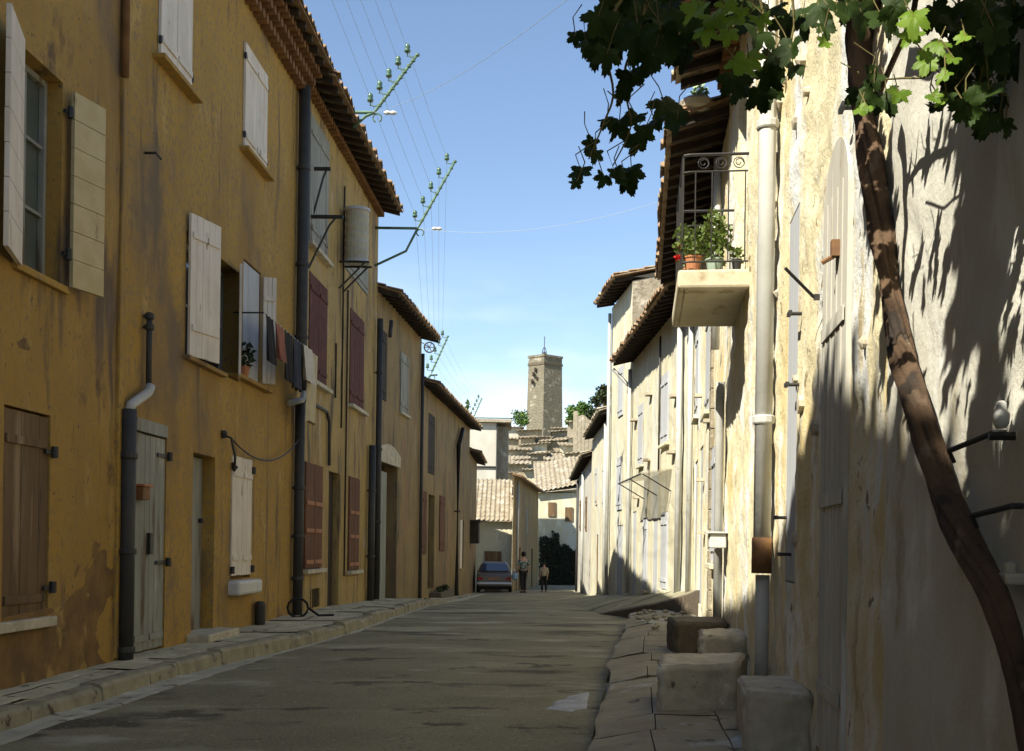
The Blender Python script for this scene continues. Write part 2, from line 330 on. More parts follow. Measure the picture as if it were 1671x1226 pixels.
def sill(W, parent, o, m, out=.09, th=.06, ext=.09):
    mb = MB(); W.box(mb, o['Y0']-ext, o['Y1']+ext, -.10, out, o['z0']-th, o['z0']+.004); return mb.build('sill', m, parent, bevel=.008)
def window(W, parent, o, n=-.12, fm=None, gm=None, bars=(1,2)):
    mb = MB(); a, b, c, e = o['Y0']+.004, o['Y1']-.004, o['z0']+.006, o['z1']-.004; w = .05
    W.box(mb,a,a+w,n-.03,n+.02,c,e); W.box(mb,b-w,b,n-.03,n+.02,c,e); W.box(mb,a+w,b-w,n-.03,n+.02,c,c+w); W.box(mb,a+w,b-w,n-.03,n+.02,e-w,e)
    for i in range(bars[0]): y = a+(b-a)*(i+1)/(bars[0]+1); W.box(mb,y-.02,y+.02,n-.025,n+.012,c+w,e-w)
    for i in range(bars[1]): z = c+(e-c)*(i+1)/(bars[1]+1); W.box(mb,a+w,b-w,n-.022,n+.008,z-.014,z+.014)
    f = mb.build('window', fm or BLUEP, parent)
    mb = MB(); W.box(mb,a+.02,b-.02,n-.045,n-.034,c+.02,e-.02); mb.build('pane', gm or GLASS, f); return f
def shut(W, parent, o, m, n=-.05, leaves=2, nb=3, ledges=(.12,.86), lm=None, ajar=0, label=None):
    a, b = o['Y0']+.006, o['Y1']-.006; c, e = o['z0']+.02, o['z1']-.01
    for i in range(leaves):
        p, q = a+(b-a)*i/leaves, a+(b-a)*(i+1)/leaves-.008
        wleaf('shutter', m, parent, W, p, q, n, c, e, nb=nb, ledges=ledges, lm=lm, label=label)
def downpipe(W, parent, m, pts, r, n=None, name='downpipe', collars=()):
    mb = MB(); P = [W.p(Y, (n if n is not None else r+.03), z) for Y, z in pts]; mb.tube(P, r, 12)
    o = mb.build(name, m, parent, smooth=True)
    for (Y, z) in collars:
        mb = MB(); c = W.p(Y, (n if n is not None else r+.03), z); mb.lathe(c, [(r+.012,-.03),(r+.018,-.02),(r+.018,.02),(r+.012,.03)], 12)
        W.box(mb, Y-.012, Y+.012, -.02, .04, z-.012, z+.012); mb.build('pipe_collar', m, o)
    return o

# ------------------------------------------------------------------ ground heights
def lerp(tab, Y):
    if Y <= tab[0][0]: return tab[0][1]
    for (a, za), (b, zb) in zip(tab, tab[1:]):
        if Y <= b: return za+(zb-za)*(Y-a)/(b-a)
    return tab[-1][1]
LZ = [(10,-1.40),(19,-1.40),(26,-1.46),(32,-1.66),(44.5,-2.03),(52,-2.22),(75,-2.65)]
RZ = [(8,-1.30),(18,-1.32),(24,-1.48),(30,-1.60),(36,-1.68),(45,-1.95),(52,-2.15),(75,-2.62)]
SW = [(10,-1.22),(19,-1.20),(26,-1.31),(32,-1.58),(40,-1.86),(44.5,-2.0),(52,-2.2),(75,-2.62)]   # left pavement
LWALL = Wall(-4.57, .05, 1)
L3W = line((-3.262,26.1), (-2.71,32.1), 1); L4W = line((-2.71,32.1), (-1.76,44.5), 1); L5W = line((-1.76,44.5),(-1.62,52.6),1)
RWALL = Wall(.956, .116, -1)
R2W = line((3.31,20.3),(3.08,29.0),-1); R3W = line((3.08,29.0),(2.84,32.4),-1); R4W = line((2.84,32.4),(2.90,40.5),-1); R5W = line((2.90,40.5),(3.25,56),-1)
B6W = line((.05,52.4),(1.60,68.5),1)
def leftX(Y):
    for W, y in ((LWALL,26.1),(L3W,32.1),(L4W,44.5),(L5W,52.6)):
        if Y <= y: return W.a+W.b*Y
    return -1.6 if Y < 52.6 else B6W.a+B6W.b*Y
def rightX(Y):
    for W, y in ((RWALL,20.3),(R2W,29),(R3W,32.4),(R4W,40.5)):
        if Y <= y: return W.a+W.b*Y
    return R5W.a+R5W.b*Y

# road
def roadz(X, Y, l, r):
    t = min(1, max(0, (X-l)/(r-l))); base = lerp(LZ,Y)*(1-t)+lerp(RZ,Y)*t
    return base + .035*math.sin(math.pi*t) + .012*nz3(X,Y,0,1.1)+.006*nz3(X,Y,0,4)
mb = MB(); ys = []; y = -14.0
while y < 76: ys.append(y); y += (.16 if 5 < y < 14 else .4 if y < 30 else .9)
NX = 46; vs = []
for Y in ys:
    l, r = leftX(Y)-.6, max(rightX(Y)+.6, 1.2)
    if Y > 52.8: r += 2.0
    for i in range(NX+1):
        X = l+(r-l)*i/NX; vs.append((X, Y, roadz(X,Y,l,r)))
mb.add(vs, [(j*(NX+1)+i, j*(NX+1)+i+1, (j+1)*(NX+1)+i+1, (j+1)*(NX+1)+i) for j in range(len(ys)-1) for i in range(NX)])
tag(mb.build('road', ASPH, smooth=True), 'worn dark asphalt road running down the middle of the street', 'road', kind='structure')
mb = MB(); mb.add([(-900,-200,-3.4),(900,-200,-3.4),(900,1500,-3.4),(-900,1500,-3.4)], [(0,1,2,3)])
tag(mb.build('ground', GRND), 'dry ground beneath and around the village', 'ground', kind='structure')

# left pavement, kerb and gutter
KE = [gp(-120,1200,-1.22), gp(0,1162,-1.22), gp(100,1136,-1.22), gp(180,1112,-1.22), gp(330,1070,-1.21), gp(455,1044,-1.20), gp(580,1016,-1.22), gp(660,996,-1.34)]
KE = [Vector((-3.9,-14,0)), Vector((-3.72,5,0))]+KE+[Vector((-1.55,34,0)), Vector((-1.15,44.5,0)), Vector((-1.4,50,0))]
def kx(Y):
    for a, b in zip(KE, KE[1:]):
        if a.y <= Y <= b.y: return a.x+(b.x-a.x)*(Y-a.y)/(b.y-a.y)
    return KE[-1].x
def swz(Y): return lerp(SW, Y)
mb = MB(); Y = -14.0
while Y < 50:
    n = U(.8,1.5) if Y < 30 else 2.5
    l, k = leftX(Y)-.1, kx(Y)-.17; l2, k2 = leftX(Y+n)-.1, kx(Y+n)-.17
    if k < l+.15: k = l+.15
    if k2 < l2+.15: k2 = l2+.15
    m = .45+.1*R()
    for (s0, s1) in ((0,m),(m,1)):
        g = .006; dz = U(-.012,.012); e = U(-.01,.01)
        P = [(l+(k-l)*s0+g, Y+g, swz(Y)+dz), (l+(k-l)*s1-g, Y+g, swz(Y)+dz+e), (l2+(k2-l2)*s1-g, Y+n-g, swz(Y+n)+dz+e), (l2+(k2-l2)*s0+g, Y+n-g, swz(Y+n)+dz)]
        # subdivided slab top
        K = 8; vs = []
        for j in range(K+1):
            for i in range(K+1):
                a = Vector(P[0]).lerp(Vector(P[1]), i/K); b = Vector(P[3]).lerp(Vector(P[2]), i/K); q = a.lerp(b, j/K)
                q.z += .012*nz3(q.x,q.y,0,3)+(-.007 if i in (0,K) or j in (0,K) else 0); vs.append(q)
        mb.add(vs, [(j*(K+1)+i, j*(K+1)+i+1, (j+1)*(K+1)+i+1, (j+1)*(K+1)+i) for j in range(K) for i in range(K)])
        lo = [Vector(p)-Vector((0,0,.4)) for p in P]; hi = [Vector(p)-Vector((0,0,.022)) for p in P]
        mb.add(lo+hi, [(0,1,5,4),(1,2,6,5),(2,3,7,6),(3,0,4,7)])
    Y += n
tag(mb.build('pavement', PAVE), 'uneven stone pavement along the ochre houses', 'pavement', kind='structure')
mb = MB(); Y = -14.0
while Y < 46:
    n = U(.7,1.3); a = Vector((kx(Y), Y, 0)); b = Vector((kx(Y+n-.015), Y+n-.015, 0)); j = U(-.028,.028); K = 6
    w = .17; rings = []
    for i in range(K+1):
        p = a.lerp(b, i/K); z = swz(p.y)+.012+j; e = .03*nz3(p.x,p.y,2,4); base = min(lerp(LZ,p.y)-.1, z-.1)
        rings.append([(p.x+.02+e, p.y, base), (p.x+e, p.y, z-.04), (p.x-.025+e, p.y, z-.008), (p.x-.08, p.y, z+.5*e), (p.x-w, p.y, z), (p.x-w, p.y, base)])
    vs = [q for g in rings for q in g]; m = 6
    fs = [(i*m+k, (i+1)*m+k, (i+1)*m+(k+1)%m, i*m+(k+1)%m) for i in range(K) for k in range(m)]+[tuple(range(m)), tuple(K*m+k for k in range(m))[::-1]]
    mb.add(vs, fs); Y += n
tag(mb.build('kerb', mat('kerb_stone', (.31,.28,.19), (.20,.18,.12), 4, bump=.9, bscale=24, layers=[((.06,.05,.035),5,.58,.68,(1,1,1)),((.34,.30,.2),3,.6,.72,(1,1,1))])), 'worn stone kerb edging the left pavement', 'kerb', kind='structure')
GE = [Vector((-3.0,-14,0)), gp(-60,1250,-1.39), gp(60,1205,-1.39), gp(200,1158,-1.39), gp(350,1108,-1.39), gp(480,1062,-1.38), gp(620,1016,-1.39), gp(700,992,-1.55), Vector((-1.35,32,0)), Vector((-1.0,44,0))]
def gx(Y):
    for a, b in zip(GE, GE[1:]):
        if a.y <= Y <= b.y: return a.x+(b.x-a.x)*(Y-a.y)/(b.y-a.y)
    return GE[-1].x
mb = MB(); Y = -13.9; vs = []; n = 0
while Y < 43.5:
    g = max(gx(Y), kx(Y)+.08)+.05*nz3(0,Y,0,1.5)+.03*nz3(0,Y,4,5)
    for i in range(6):
        X = kx(Y)-.05+(g-kx(Y)+.05)*i/5; zz = roadz(X,Y,leftX(Y)-.6,rightX(Y)+.6)
        vs.append((X, Y, zz+.022-.02*math.sin(math.pi*i/5)-(.03 if i == 5 else 0)+.006*nz3(X,Y,7,5)))
    Y += .15; n += 1
mb.add(vs, [(j*6+i, j*6+i+1, (j+1)*6+i+1, (j+1)*6+i) for j in range(n-1) for i in range(5)])
tag(mb.build('gutter', GUT, smooth=True), 'pale shallow gutter strip between kerb and asphalt', 'gutter', kind='structure')

# right pavement of irregular flags
RE = [Vector((.30,-14,0)), Vector((.36,4.5,0)), gp(958,1226,-1.18), gp(975,1160,-1.18), gp(992,1090,-1.18), gp(1008,1045,-1.18), gp(1022,1015,-1.18), Vector((2.30,21.5,0))]
RP = -1.115
def rx(Y):
    for a, b in zip(RE, RE[1:]):
        if a.y <= Y <= b.y: return a.x+(b.x-a.x)*(Y-a.y)/(b.y-a.y)
    return RE[-1].x
mb = MB(); Y = -13.0
while Y < 19.5:
    n = U(.5,.95); ncol = 3; cutsx = [0, U(.24,.4), U(.58,.76), 1.0]
    for c in range(ncol):
        def PP(s, y): l, r = rx(y), rightX(y)+.08; return Vector((l+(r-l)*s, y, RP+(.0 if s > .2 else -.07)))
        g = .004; dz = U(-.004,.005)
        y0 = Y+U(-.06,.06)*(c > 0); y1 = Y+n-g-U(0,.012)
        P = [PP(cutsx[c],y0)+Vector((g,0,dz)), PP(cutsx[c+1],y0)+Vector((-g,0,dz)), PP(cutsx[c+1],y1)+Vector((-g,0,dz)), PP(cutsx[c],y1)+Vector((g,0,dz))]
        
        K = 10; vs = []
        for j in range(K+1):
            for i in range(K+1):
                q = P[0].lerp(P[1], i/K).lerp(P[3].lerp(P[2], i/K), j/K)
                q.z += .022*nz3(q.x,q.y,0,2.0)+.006*nz3(q.x,q.y,0,9)+(-.006 if i in (0,K) or j in (0,K) else 0)
                if c == 0 and i == 0: q.x += .05*nz3(0,q.y,3,1.2)
                vs.append(q)
        mb.add(vs, [(j*(K+1)+i, j*(K+1)+i+1, (j+1)*(K+1)+i+1, (j+1)*(K+1)+i) for j in range(K) for i in range(K)])
        lo = [q-Vector((0,0,.4)) for q in P]; hi = [q-Vector((0,0,.012)) for q in P]
        mb.add(lo+hi, [(0,1,5,4),(1,2,6,5),(2,3,7,6),(3,0,4,7)])
    Y += n
tag(mb.build('pavement', PAVE_R), 'broken flagstone pavement along the cream wall', 'pavement', kind='structure')
mb = MB(); mb.add([(rx(y)+.05,y,RP-.1) for y in (-13,19.5)]+[(rightX(19.5)+.08,19.5,RP-.045),(rightX(-13)+.08,-13,RP-.045)], [(0,1,2,3)])
tag(mb.build('pavement_bedding', DIRT), 'dark earth showing in the joints of the right pavement', 'earth', kind='structure')
# pale bluish patch laid on the road surface
def patch(poly, z, name, label, m=PATCHM):
    vs = []; P = [gp(x,y,z) for x,y in poly]; out = []
    for i in range(len(P)):
        a, b = P[i], P[(i+1)%len(P)]
        for k in range(7): q = a.lerp(b, k/7); out.append(q+Vector((.05*nz3(q.x,q.y,1,6), .09*nz3(q.x,q.y,5,4), 0)))
    c = sum(out, Vector())/len(out); mb = MB(); n = len(out); vs = []
    for s in (1.0,.8,.55,.3): vs += [c+(q-c)*s for q in out]
    vs.append(c)
    for i, q in enumerate(vs):
        q = vs[i]; q.z = (roadz(q.x,q.y,leftX(q.y)-.6,rightX(q.y)+.6) if z < -1.2 else RP+.004)+.010-(.03 if i < n else 0)
    fs = [(s*n+k, s*n+(k+1)%n, (s+1)*n+(k+1)%n, (s+1)*n+k) for s in range(3) for k in range(n)]+[(3*n+k, 3*n+(k+1)%n, 4*n) for k in range(n)]
    mb.add(vs, fs); o = mb.build(name, m); tag(o, label, 'cement patch', kind='structure'); o.data.polygons.foreach_set('use_smooth',[True]*len(o.data.polygons))  # a pale bluish patch on the road, not known to be cement
patch([(885,1156),(905,1143),(945,1130),(966,1126),(960,1156),(930,1160)], -1.29, 'pale_patch', 'pale bluish patch on the asphalt by the right kerb')

# side ramp on the right
mb = MB(); NA, NB = 26, 20; vs = []
for j in range(NB+1):
    t = j/NB
    for i in range(NA+1):
        s = i/NA
        # near edge from (1.95,23.6) on the road up to the wall; far edge merges with the road
        ne = Vector((1.85+1.15*s, 23.8-6.9*s, -1.50+.86*s**1.05))
        Yf = 29+9*t*0+3*s; fe = Vector((1.0+ (rightX(38)+.3-1.0)*s, 38, -1.74+.0*s))
        q = ne.lerp(fe, t); q.x = q.x if s < 1 else max(q.x, 0)
        l = 1.85*(1-t)+1.0*t; q.x = l+(rightX(q.y)+.25-l)*s if s > 0 else l
        za = -1.50+.86*s**1.05; zb = lerp(RZ, 38)-.02
        zz = lerp([(17,-.62),(22,-.86),(26,-1.12),(30,-1.30),(36,-1.58),(38,-1.76)], q.y)
        rz = roadz(q.x,q.y,leftX(q.y)-.6,rightX(q.y)+.6)
        q.z = rz-.02+(zz-rz+.02)*min(1, s*1.15)**.9+.012*nz3(q.x,q.y,0,2)
        vs.append(q)
mb.add(vs, [(j*(NA+1)+i, j*(NA+1)+i+1, (j+1)*(NA+1)+i+1, (j+1)*(NA+1)+i) for j in range(NB) for i in range(NA)])
tag(mb.build('ramp', ASPH, smooth=True), 'asphalt ramp rising to the cream houses on the right', 'ramp', kind='structure')
mb = MB(); ed = vs[:NA+1]
for i in range(NA):
    a, b = ed[i], ed[i+1]; th = Vector((-.05,-.10,0)); dn = Vector((0,0,-.45))
    mb.hexa([a+th+dn, b+th+dn, b+dn, a+dn, a+th+Vector((0,0,-.02)), b+th+Vector((0,0,-.02)), b+Vector((0,0,.012)), a+Vector((0,0,.012))])
tag(mb.build('kerb', STONE_D), 'dark stone edge holding up the side ramp', 'kerb', kind='structure')
# rubble at the pavement end
def rock(c, r, m, name, label, group, parent=None):
    import bmesh
    bm = bmesh.new(); bmesh.ops.create_icosphere(bm, subdivisions=1, radius=1)
    for v in bm.verts:
        k = 1+.35*nz3(v.co.x+c[0]*9,v.co.y+c[1]*7,v.co.z,1.9); v.co = Vector((v.co.x*r*k*1.3, v.co.y*r*k, v.co.z*r*k*.6))
    me = bpy.data.meshes.new(name); bm.to_mesh(me); bm.free(); me.materials.append(m)
    o = bpy.data.objects.new(name, me); COL.objects.link(o); o.location = c; o.rotation_euler = (0,0,U(0,3)); return tag(o, label, 'stone', group)
for i in range(26):
    Y = U(14.6, 19.2); s = U(.15,.8); X = rx(Y)+(rightX(Y)-rx(Y))*s
    rock((X, Y, RP+.03), U(.02,.055), PAVE_R, 'rubble_stone', 'loose grey stone in the rubble at the end of the right pavement', 'rubble stones at the pavement end')

# ------------------------------------------------------------------ LEFT HOUSES
ZT = 8.05
def house(name, label, W, Y0, Y1, zb, group=None):
    return empty(name, W.p((Y0+Y1)/2, -3, zb), label, 'house', group)
# unseen gabled house beside the camera whose roof shades the cream wall
h = house('house', 'unseen ochre house with a low street gable, left of the viewer, shading the cream wall', LWALL, -2.4, 2.2, -1.3)
mb = MB(); facade(mb, LWALL, -2.4, 2.2, -3, 7.75, [], .6, .01); mb.build('wall', OCHRE, h)
mb = MB(); pk = .35
mb.add([LWALL.p(-2.4,0,7.75), LWALL.p(2.2,0,7.75), LWALL.p(pk,0,8.75)], [(0,1,2)]); mb.build('gable', OCHRE, h)
mb = MB()
for (ya, za, yb, zb_) in ((-2.75,7.66,pk,8.84),(2.55,7.5,pk,8.84)):
    S = math.hypot(yb-ya, zb_-za); c = (yb-ya)/S; d = (zb_-za)/S
    tiles(mb, (lambda a,s,hh,ya=ya,za=za,c=c,d=d: LWALL.p(ya+c*s-abs(d)*0, .58-a, za+d*s+hh+ 0)), 4.2, S, .21, .3, .05)
for side_, (y0_,z0_,y1_,z1_) in enumerate(((-2.75,7.70,pk,8.90),(2.55,7.54,pk,8.90))):
    for i in range(15):
        g = (i+.5+U(-.2,.2))/15; q = LWALL.p(y0_+(y1_-y0_)*g, .5, z0_+(z1_-z0_)*g); L_ = U(.10,.34); mb.tube([q, q+Vector((L_*.3,0,L_*.9))], [.085,.045], 7)
mb.build('roof', TILE, h)
for (a, b) in ((-11.5,-2.45),):
    h = house('house', 'long ochre house behind the viewer', LWALL, a, b, -1.3)
    mb = MB(); facade(mb, LWALL, a, b, -3, ZT-.25, [], .8, .01); mb.build('wall', OCHRE, h); street_roof(h, LWALL, a, b, ZT-.25, .55)

# ---- L1a
Wl = LWALL; Yc = Wl.px(200,600)[0]
h = L1a = house('house', 'worn ochre house at the left edge with wide open white shutters upstairs', Wl, 2.25, Yc, -1.22)
o1 = dict(Y0=Wl.px(30,300)[0], Y1=Wl.px(100,300)[0], z0=Wl.px(100,468)[1], z1=Wl.px(105,138)[1], d=.24)
oS = Wl.op(4,80,668,1015,.10); oS['z1'] = Wl.px(40,668)[1]
# an upper window out of frame keeps the rhythm
mb = MB(); facade(mb, Wl, 2.25, Yc-.003, -3, ZT-.1, [o1, oS], .22, .012); mb.build('wall', OCHRE_OLD, h)
street_roof(h, Wl, 2.25, Yc-.003, ZT-.1, .56, genoise=2)
window(Wl, h, o1, -.16, bars=(1,2), gm=GLASSB, fm=BLUEP)
sill(Wl, h, o1, OCHRE, .05)
# right leaf swung out, not quite flat on the wall
pa = Wl.p(o1['Y1']+.05, .06, 0); pb = at(160,330, 1); Yb = Wl.px(160,330,.14)[0]; pb = Wl.p(Yb, .17, 0)
leaf_door('shutter', CREAMP, h, pa, pb, Wl.px(104,470)[1], Wl.px(104,138,.06)[1], t=-.04, nb=7, horiz=True, ledges=(), label='cream shutter folded back beside the window')
mb = MB()
for g in (.16,.86):
    z = o1['z0']+(o1['z1']-o1['z0'])*g; mb.tube([Wl.p(o1['Y1']-.02,.03,z), Wl.p(o1['Y1']+.07,.05,z)], .018, 6)
    mb.lathe(Wl.p(o1['Y1']+.03,.06,z-.05), [(.025,0),(.025,.1)], 8)
mb.build('hinge', IRON, h)
pa = Wl.p(o1['Y0']-.02, .05, 0); pb = pa+Vector((.17,-.62,0))
leaf_door('shutter', WHITEP, h, pb, pa, o1['z0']-.02, o1['z1']+.03, t=.04, nb=7, horiz=True, label='white shutter standing out from the wall at the frame edge')
wleaf('ground_floor_shutter', BROWNW, h, Wl, oS['Y0']+.005, oS['Y1']-.008, -.05, oS['z0']+.01, oS['z1']-.02, nb=5, ledges=(.09,.86), lm=BROWNW)
mb = MB()
for z in (oS['z0']+.25, oS['z1']-.32): strap(mb, Wl, oS['Y1']-.10, oS['Y1']+.06, .005, z); mb.lathe(Wl.p(oS['Y1']+.03,.03,z-.05), [(.03,0),(.03,.1)], 8)
mb.build('hinge', IRON, h)
mb = MB(); Wl.box(mb, oS['Y0']-.3, oS['Y1']+.04, -.05, .07, oS['z0']-.09, oS['z0']-.003); mb.build('sill', STONE, h, bevel=.01)
# worn-away plaster: exposed darker render with a ragged edge, proud pieces of plaster around it
def blob_patch(W, parent, ring, n0, m, name, th=.02, seed=0, fr=.06):
    P = []
    for i in range(len(ring)):
        a = Vector(ring[i]); b = Vector(ring[(i+1)%len(ring)])
        for k in range(10):
            q = a.lerp(b, k/10); P.append(q+Vector((fr*nz3(q.x,q.y,seed,5)+fr*.5*nz3(q.x,q.y,seed,15), fr*nz3(q.x,q.y,seed+5,5)+fr*.5*nz3(q.x,q.y,seed+3,15))))
    c = sum(P, Vector((0,0)))/len(P); n = len(P); vs = []
    for s, nn in ((1.0,-.02),(.985,n0+th),(.75,n0+th),(.4,n0+th)):
        vs += [W.p((c+(q-c)*s).x, nn+.006*nz3(q.x*s,q.y*s,9,9), (c+(q-c)*s).y) for q in P]
    vs.append(W.p(c.x, n0+th, c.y)); mb = MB()
    mb.add(vs, [(r*n+k, r*n+(k+1)%n, (r+1)*n+(k+1)%n, (r+1)*n+k) for r in range(3) for k in range(n)]+[(3*n+k, 3*n+(k+1)%n, 4*n) for k in range(n)])
    return mb.build(name, m, parent)
def wp(W, pts): return [W.px(x,y) for x,y in pts]
blob_patch(Wl, h, wp(Wl,[(-30,1140),(-20,1020),(78,1010),(84,960),(100,880),(125,855),(178,862),(186,960),(184,1085),(90,1125)]), .0, BARE, 'bare_render_patch', .0, 3, .11)
for k_, (x_,y_,w_,h_) in enumerate(((150,760,16,22),(120,700,10,14),(40,560,14,10),(165,820,10,26),(90,1075,30,16))):
    blob_patch(Wl, h, wp(Wl,[(x_-w_,y_),(x_,y_-h_),(x_+w_,y_-4),(x_+w_*.6,y_+h_),(x_-w_*.5,y_+h_*.8)]), -.004, BARE, 'bare_render_patch', .0, 20+k_, .03)
# pipes at the joint between the two houses
Yj = Wl.px(194,850)[0]
downpipe(Wl, h, PIPEK, [(Yj, swz(Yj)-.05), (Yj, Wl.px(190,662,.08)[1])], .075, .09, collars=[(Yj, Wl.px(190,900,.08)[1]),(Yj, Wl.px(190,740,.08)[1]),(Yj, swz(Yj)+.1)])
Yk = Wl.px(234,570)[0]
downpipe(Wl, h, PIPEG, [(Yj+.02, Wl.px(192,668,.08)[1]), (Yj+.06, Wl.px(194,655,.08)[1]), (Yk-.06, Wl.px(236,640,.06)[1]), (Yk, Wl.px(236,628,.06)[1])], .05, .08, 'pipe_bend')
downpipe(Wl, h, PIPEK, [(Yk, Wl.px(236,636,.06)[1]), (Yk, Wl.px(234,505,.06)[1])], .032, .06, 'upper_pipe', collars=[(Yk, Wl.px(234,530,.05)[1]), (Yk, Wl.px(234,512,.05)[1])])
mb = MB(); Wl.box(mb, Yc-.16, Yc-.02, -.01, .035, -1.2, ZT-.5); mb.build('corner_strip', OCHRE, h, bevel=.012)
Ys = Wl.px(200,70)[0]; downpipe(Wl, h, BEAM, [(Ys-.06, ZT-.4), (Ys-.05, Wl.px(200,130)[1])], .04, .05, 'stub_pipe')

# ---- L1b
Yd = 18.5
h = L1b = house('house', 'tall ochre house with white shutters, blue-grey doors and laundry outside', Wl, Yc, Yd, -1.21)
oA = Wl.op(258,311,-90,100); oA['z0'] = Wl.px(285,128)[1]; oA['z1'] = oA['z0']+1.75
oB = dict(Y0=Wl.px(396,160)[0], Y1=Wl.px(433,180)[0], z0=Wl.px(396,244)[1], z1=Wl.px(398,68)[1], d=.16)
oC = dict(Y0=Wl.px(303,470)[0], Y1=Wl.px(390,510)[0], z0=Wl.px(300,580)[1], z1=Wl.px(303,352)[1]-.16, d=.3)
oD = dict(Y0=Wl.px(396,510)[0], Y1=Wl.px(424,530)[0], z0=Wl.px(396,618)[1], z1=Wl.px(400,424)[1], d=.2)
oE = dict(Y0=Wl.px(220,850)[0], Y1=Wl.px(270,850)[0], z0=-1.24, z1=Wl.px(222,680)[1], d=.10)
oF = dict(Y0=Wl.px(313,880)[0], Y1=Wl.px(349,880)[0], z0=-1.16, z1=Wl.px(315,738)[1], d=.26)
oG = dict(Y0=Wl.px(376,850)[0], Y1=Wl.px(409,850)[0], z0=Wl.px(376,945)[1], z1=Wl.px(376,742)[1], d=.10)
mb = MB(); facade(mb, Wl, Yc, Yd-.003, -3, ZT-.1, [oA,oB,oC,oD,oE,oF,oG], .25, .010); mb.build('wall', OCHRE, h)
street_roof(h, Wl, Yc, Yd-.003, ZT-.1, .56, genoise=3)
for o in (oA, oB):
    shut(Wl, h, o, WHITEP, .0, 2, 3); sill(Wl, h, o, OCHRE, .13, .05, .12)
    mb = MB()
    for z in (o['z0']+.2, o['z1']-.2):
        for y in (o['Y0'], o['Y1']): mb.lathe(Wl.p(y,.03,z-.04), [(.02,0),(.02,.08)], 6)
    mb.build('hinge', IRON, h)
sill(Wl, h, dict(Y0=oC['Y0'], Y1=Wl.px(358,600)[0], z0=oC['z0']), OCHRE, .09, .05, .08)
sill(Wl, h, dict(Y0=Wl.px(378,620)[0], Y1=Wl.px(432,640)[0], z0=oD['z0']), OCHRE, .12, .05, .04)
# left leaf nearly closed, swung a little into the street
pa = Wl.p(oC['Y0']-.02, .03, 0); Yq = Wl.px(358,480,.22)[0]; pb = Wl.p(Yq, .20, 0)
leaf_door('shutter', WHITEP, h, pb, pa, oC['z0']+.0, oC['z1']+.20, t=.035, nb=5, ledges=(.2,.85), lm=WHITEP, label='white boarded shutter, the most closed of this window')
pa = Wl.p(oC['Y1'], .03, 0); pb = pa+Vector((.13,-.50,0))
leaf_door('shutter', WHITEP, h, pb, pa, oC['z0']+.03, oC['z1']+.02, t=.035, nb=4, ledges=(), label='white shutter seen edge on')
window(Wl, h, oC, -.24, gm=GLASS, fm=BLUEP, bars=(1,1))
wleaf('shutter', PALEB, h, Wl, oD['Y0']+.01, oD['Y1']-.01, -.05, oD['z0']+.02, oD['z1']-.02, nb=3, label='blue-grey shutter inside the opening')
pa = Wl.p(oD['Y1']+.02, .03, 0); pb = Wl.p(Wl.px(441,490,.12)[0], .20, 0)
leaf_door('shutter', WHITEP, h, pb, pa, oD['z0']+.05, oD['z1']-.05, t=.035, nb=3, ledges=(.8,), label='white shutter leaning out by the laundry')
wleaf('door', BLUEP, h, Wl, oE['Y0']+.01, Wl.px(245,850)[0], -.05, -1.2, oE['z1']-.16, nb=3, ledges=(.06,))
wleaf('door', BLUEP, h, Wl, Wl.px(245,850)[0]+.01, oE['Y1']-.01, -.05, -1.2, oE['z1']-.16, nb=3, ledges=(.06,))
mb = MB(); Wl.box(mb, oE['Y0']+.002, oE['Y1']-.002, -.08, .012, oE['z1']-.14, oE['z1']-.004); mb.build('door_lintel', BLUEP, h)
mb = MB()
for z in (oE['z1']-.35, oE['z1']-1.55): strap(mb, Wl, oE['Y1']-.28, oE['Y1']+.05, -.002, z); mb.lathe(Wl.p(oE['Y1']+.03,.03,z-.05), [(.03,0),(.03,.1)], 8)
Wl.box(mb, Wl.px(243,880)[0]-.04, Wl.px(243,880)[0]+.04, -.015, .03, Wl.px(243,905)[1], Wl.px(243,870)[1])
mb.build('door_ironwork', IRON, h)
wleaf('door', BLUEP, h, Wl, oF['Y0']+.01, oF['Y1']-.01, -.20, -1.15, oF['z1']-.02, nb=4)
mb = MB(); Wl.box(mb, oF['Y0']-.15, oF['Y1']+.25, -.18, .28, -1.4, -1.13); mb.build('doorstep', STONE, h, bevel=.02)
mb = MB(); Yx = oF['Y1']-.12; mb.lathe(Wl.p(Yx,-.13,Wl.px(345,850)[1]), [(.03,-.03),(.035,0),(.03,.03)], 8); mb.build('door_knob', IRON, h)
wleaf('shutter', WHITEP, h, Wl, oG['Y0']+.01, (oG['Y0']+oG['Y1'])/2, -.02, oG['z0']+.04, oG['z1'], nb=2, ledges=(.85,.15))
wleaf('shutter', WHITEP, h, Wl, (oG['Y0']+oG['Y1'])/2+.01, oG['Y1']-.01, -.02, oG['z0']+.04, oG['z1'], nb=2, ledges=(.85,.15))
mb = MB()
for z in (oG['z0']+.12, oG['z1']-.15):
    for y in (oG['Y0'], oG['Y1']): mb.lathe(Wl.p(y,.035,z-.05), [(.03,0),(.03,.1)], 8)
mb.build('hinge', IRON, h)
mb = MB(); Wl.box(mb, oG['Y0']-.06, oG['Y1']+.10, -.06, .16, Wl.px(376,972)[1], Wl.px(376,948)[1]); mb.build('sill', WBOX, h, bevel=.04)
Yp = Wl.px(482,400)[0]
downpipe(Wl, h, PIPEK, [(Yp, ZT-.5), (Yp, Wl.px(486,590,.1)[1]), (Yp+.25, Wl.px(498,640,.1)[1])], .095, .12, collars=[(Yp, z) for z in (6.2,4.6,3.4)])
downpipe(Wl, h, PIPEK, [(Yp+.02, Wl.px(486,655,.1)[1]), (Yp+.02, swz(Yp)-.05)], .085, .11, 'lower_pipe', collars=[(Yp+.02, z) for z in (.9,.1,-.6)])
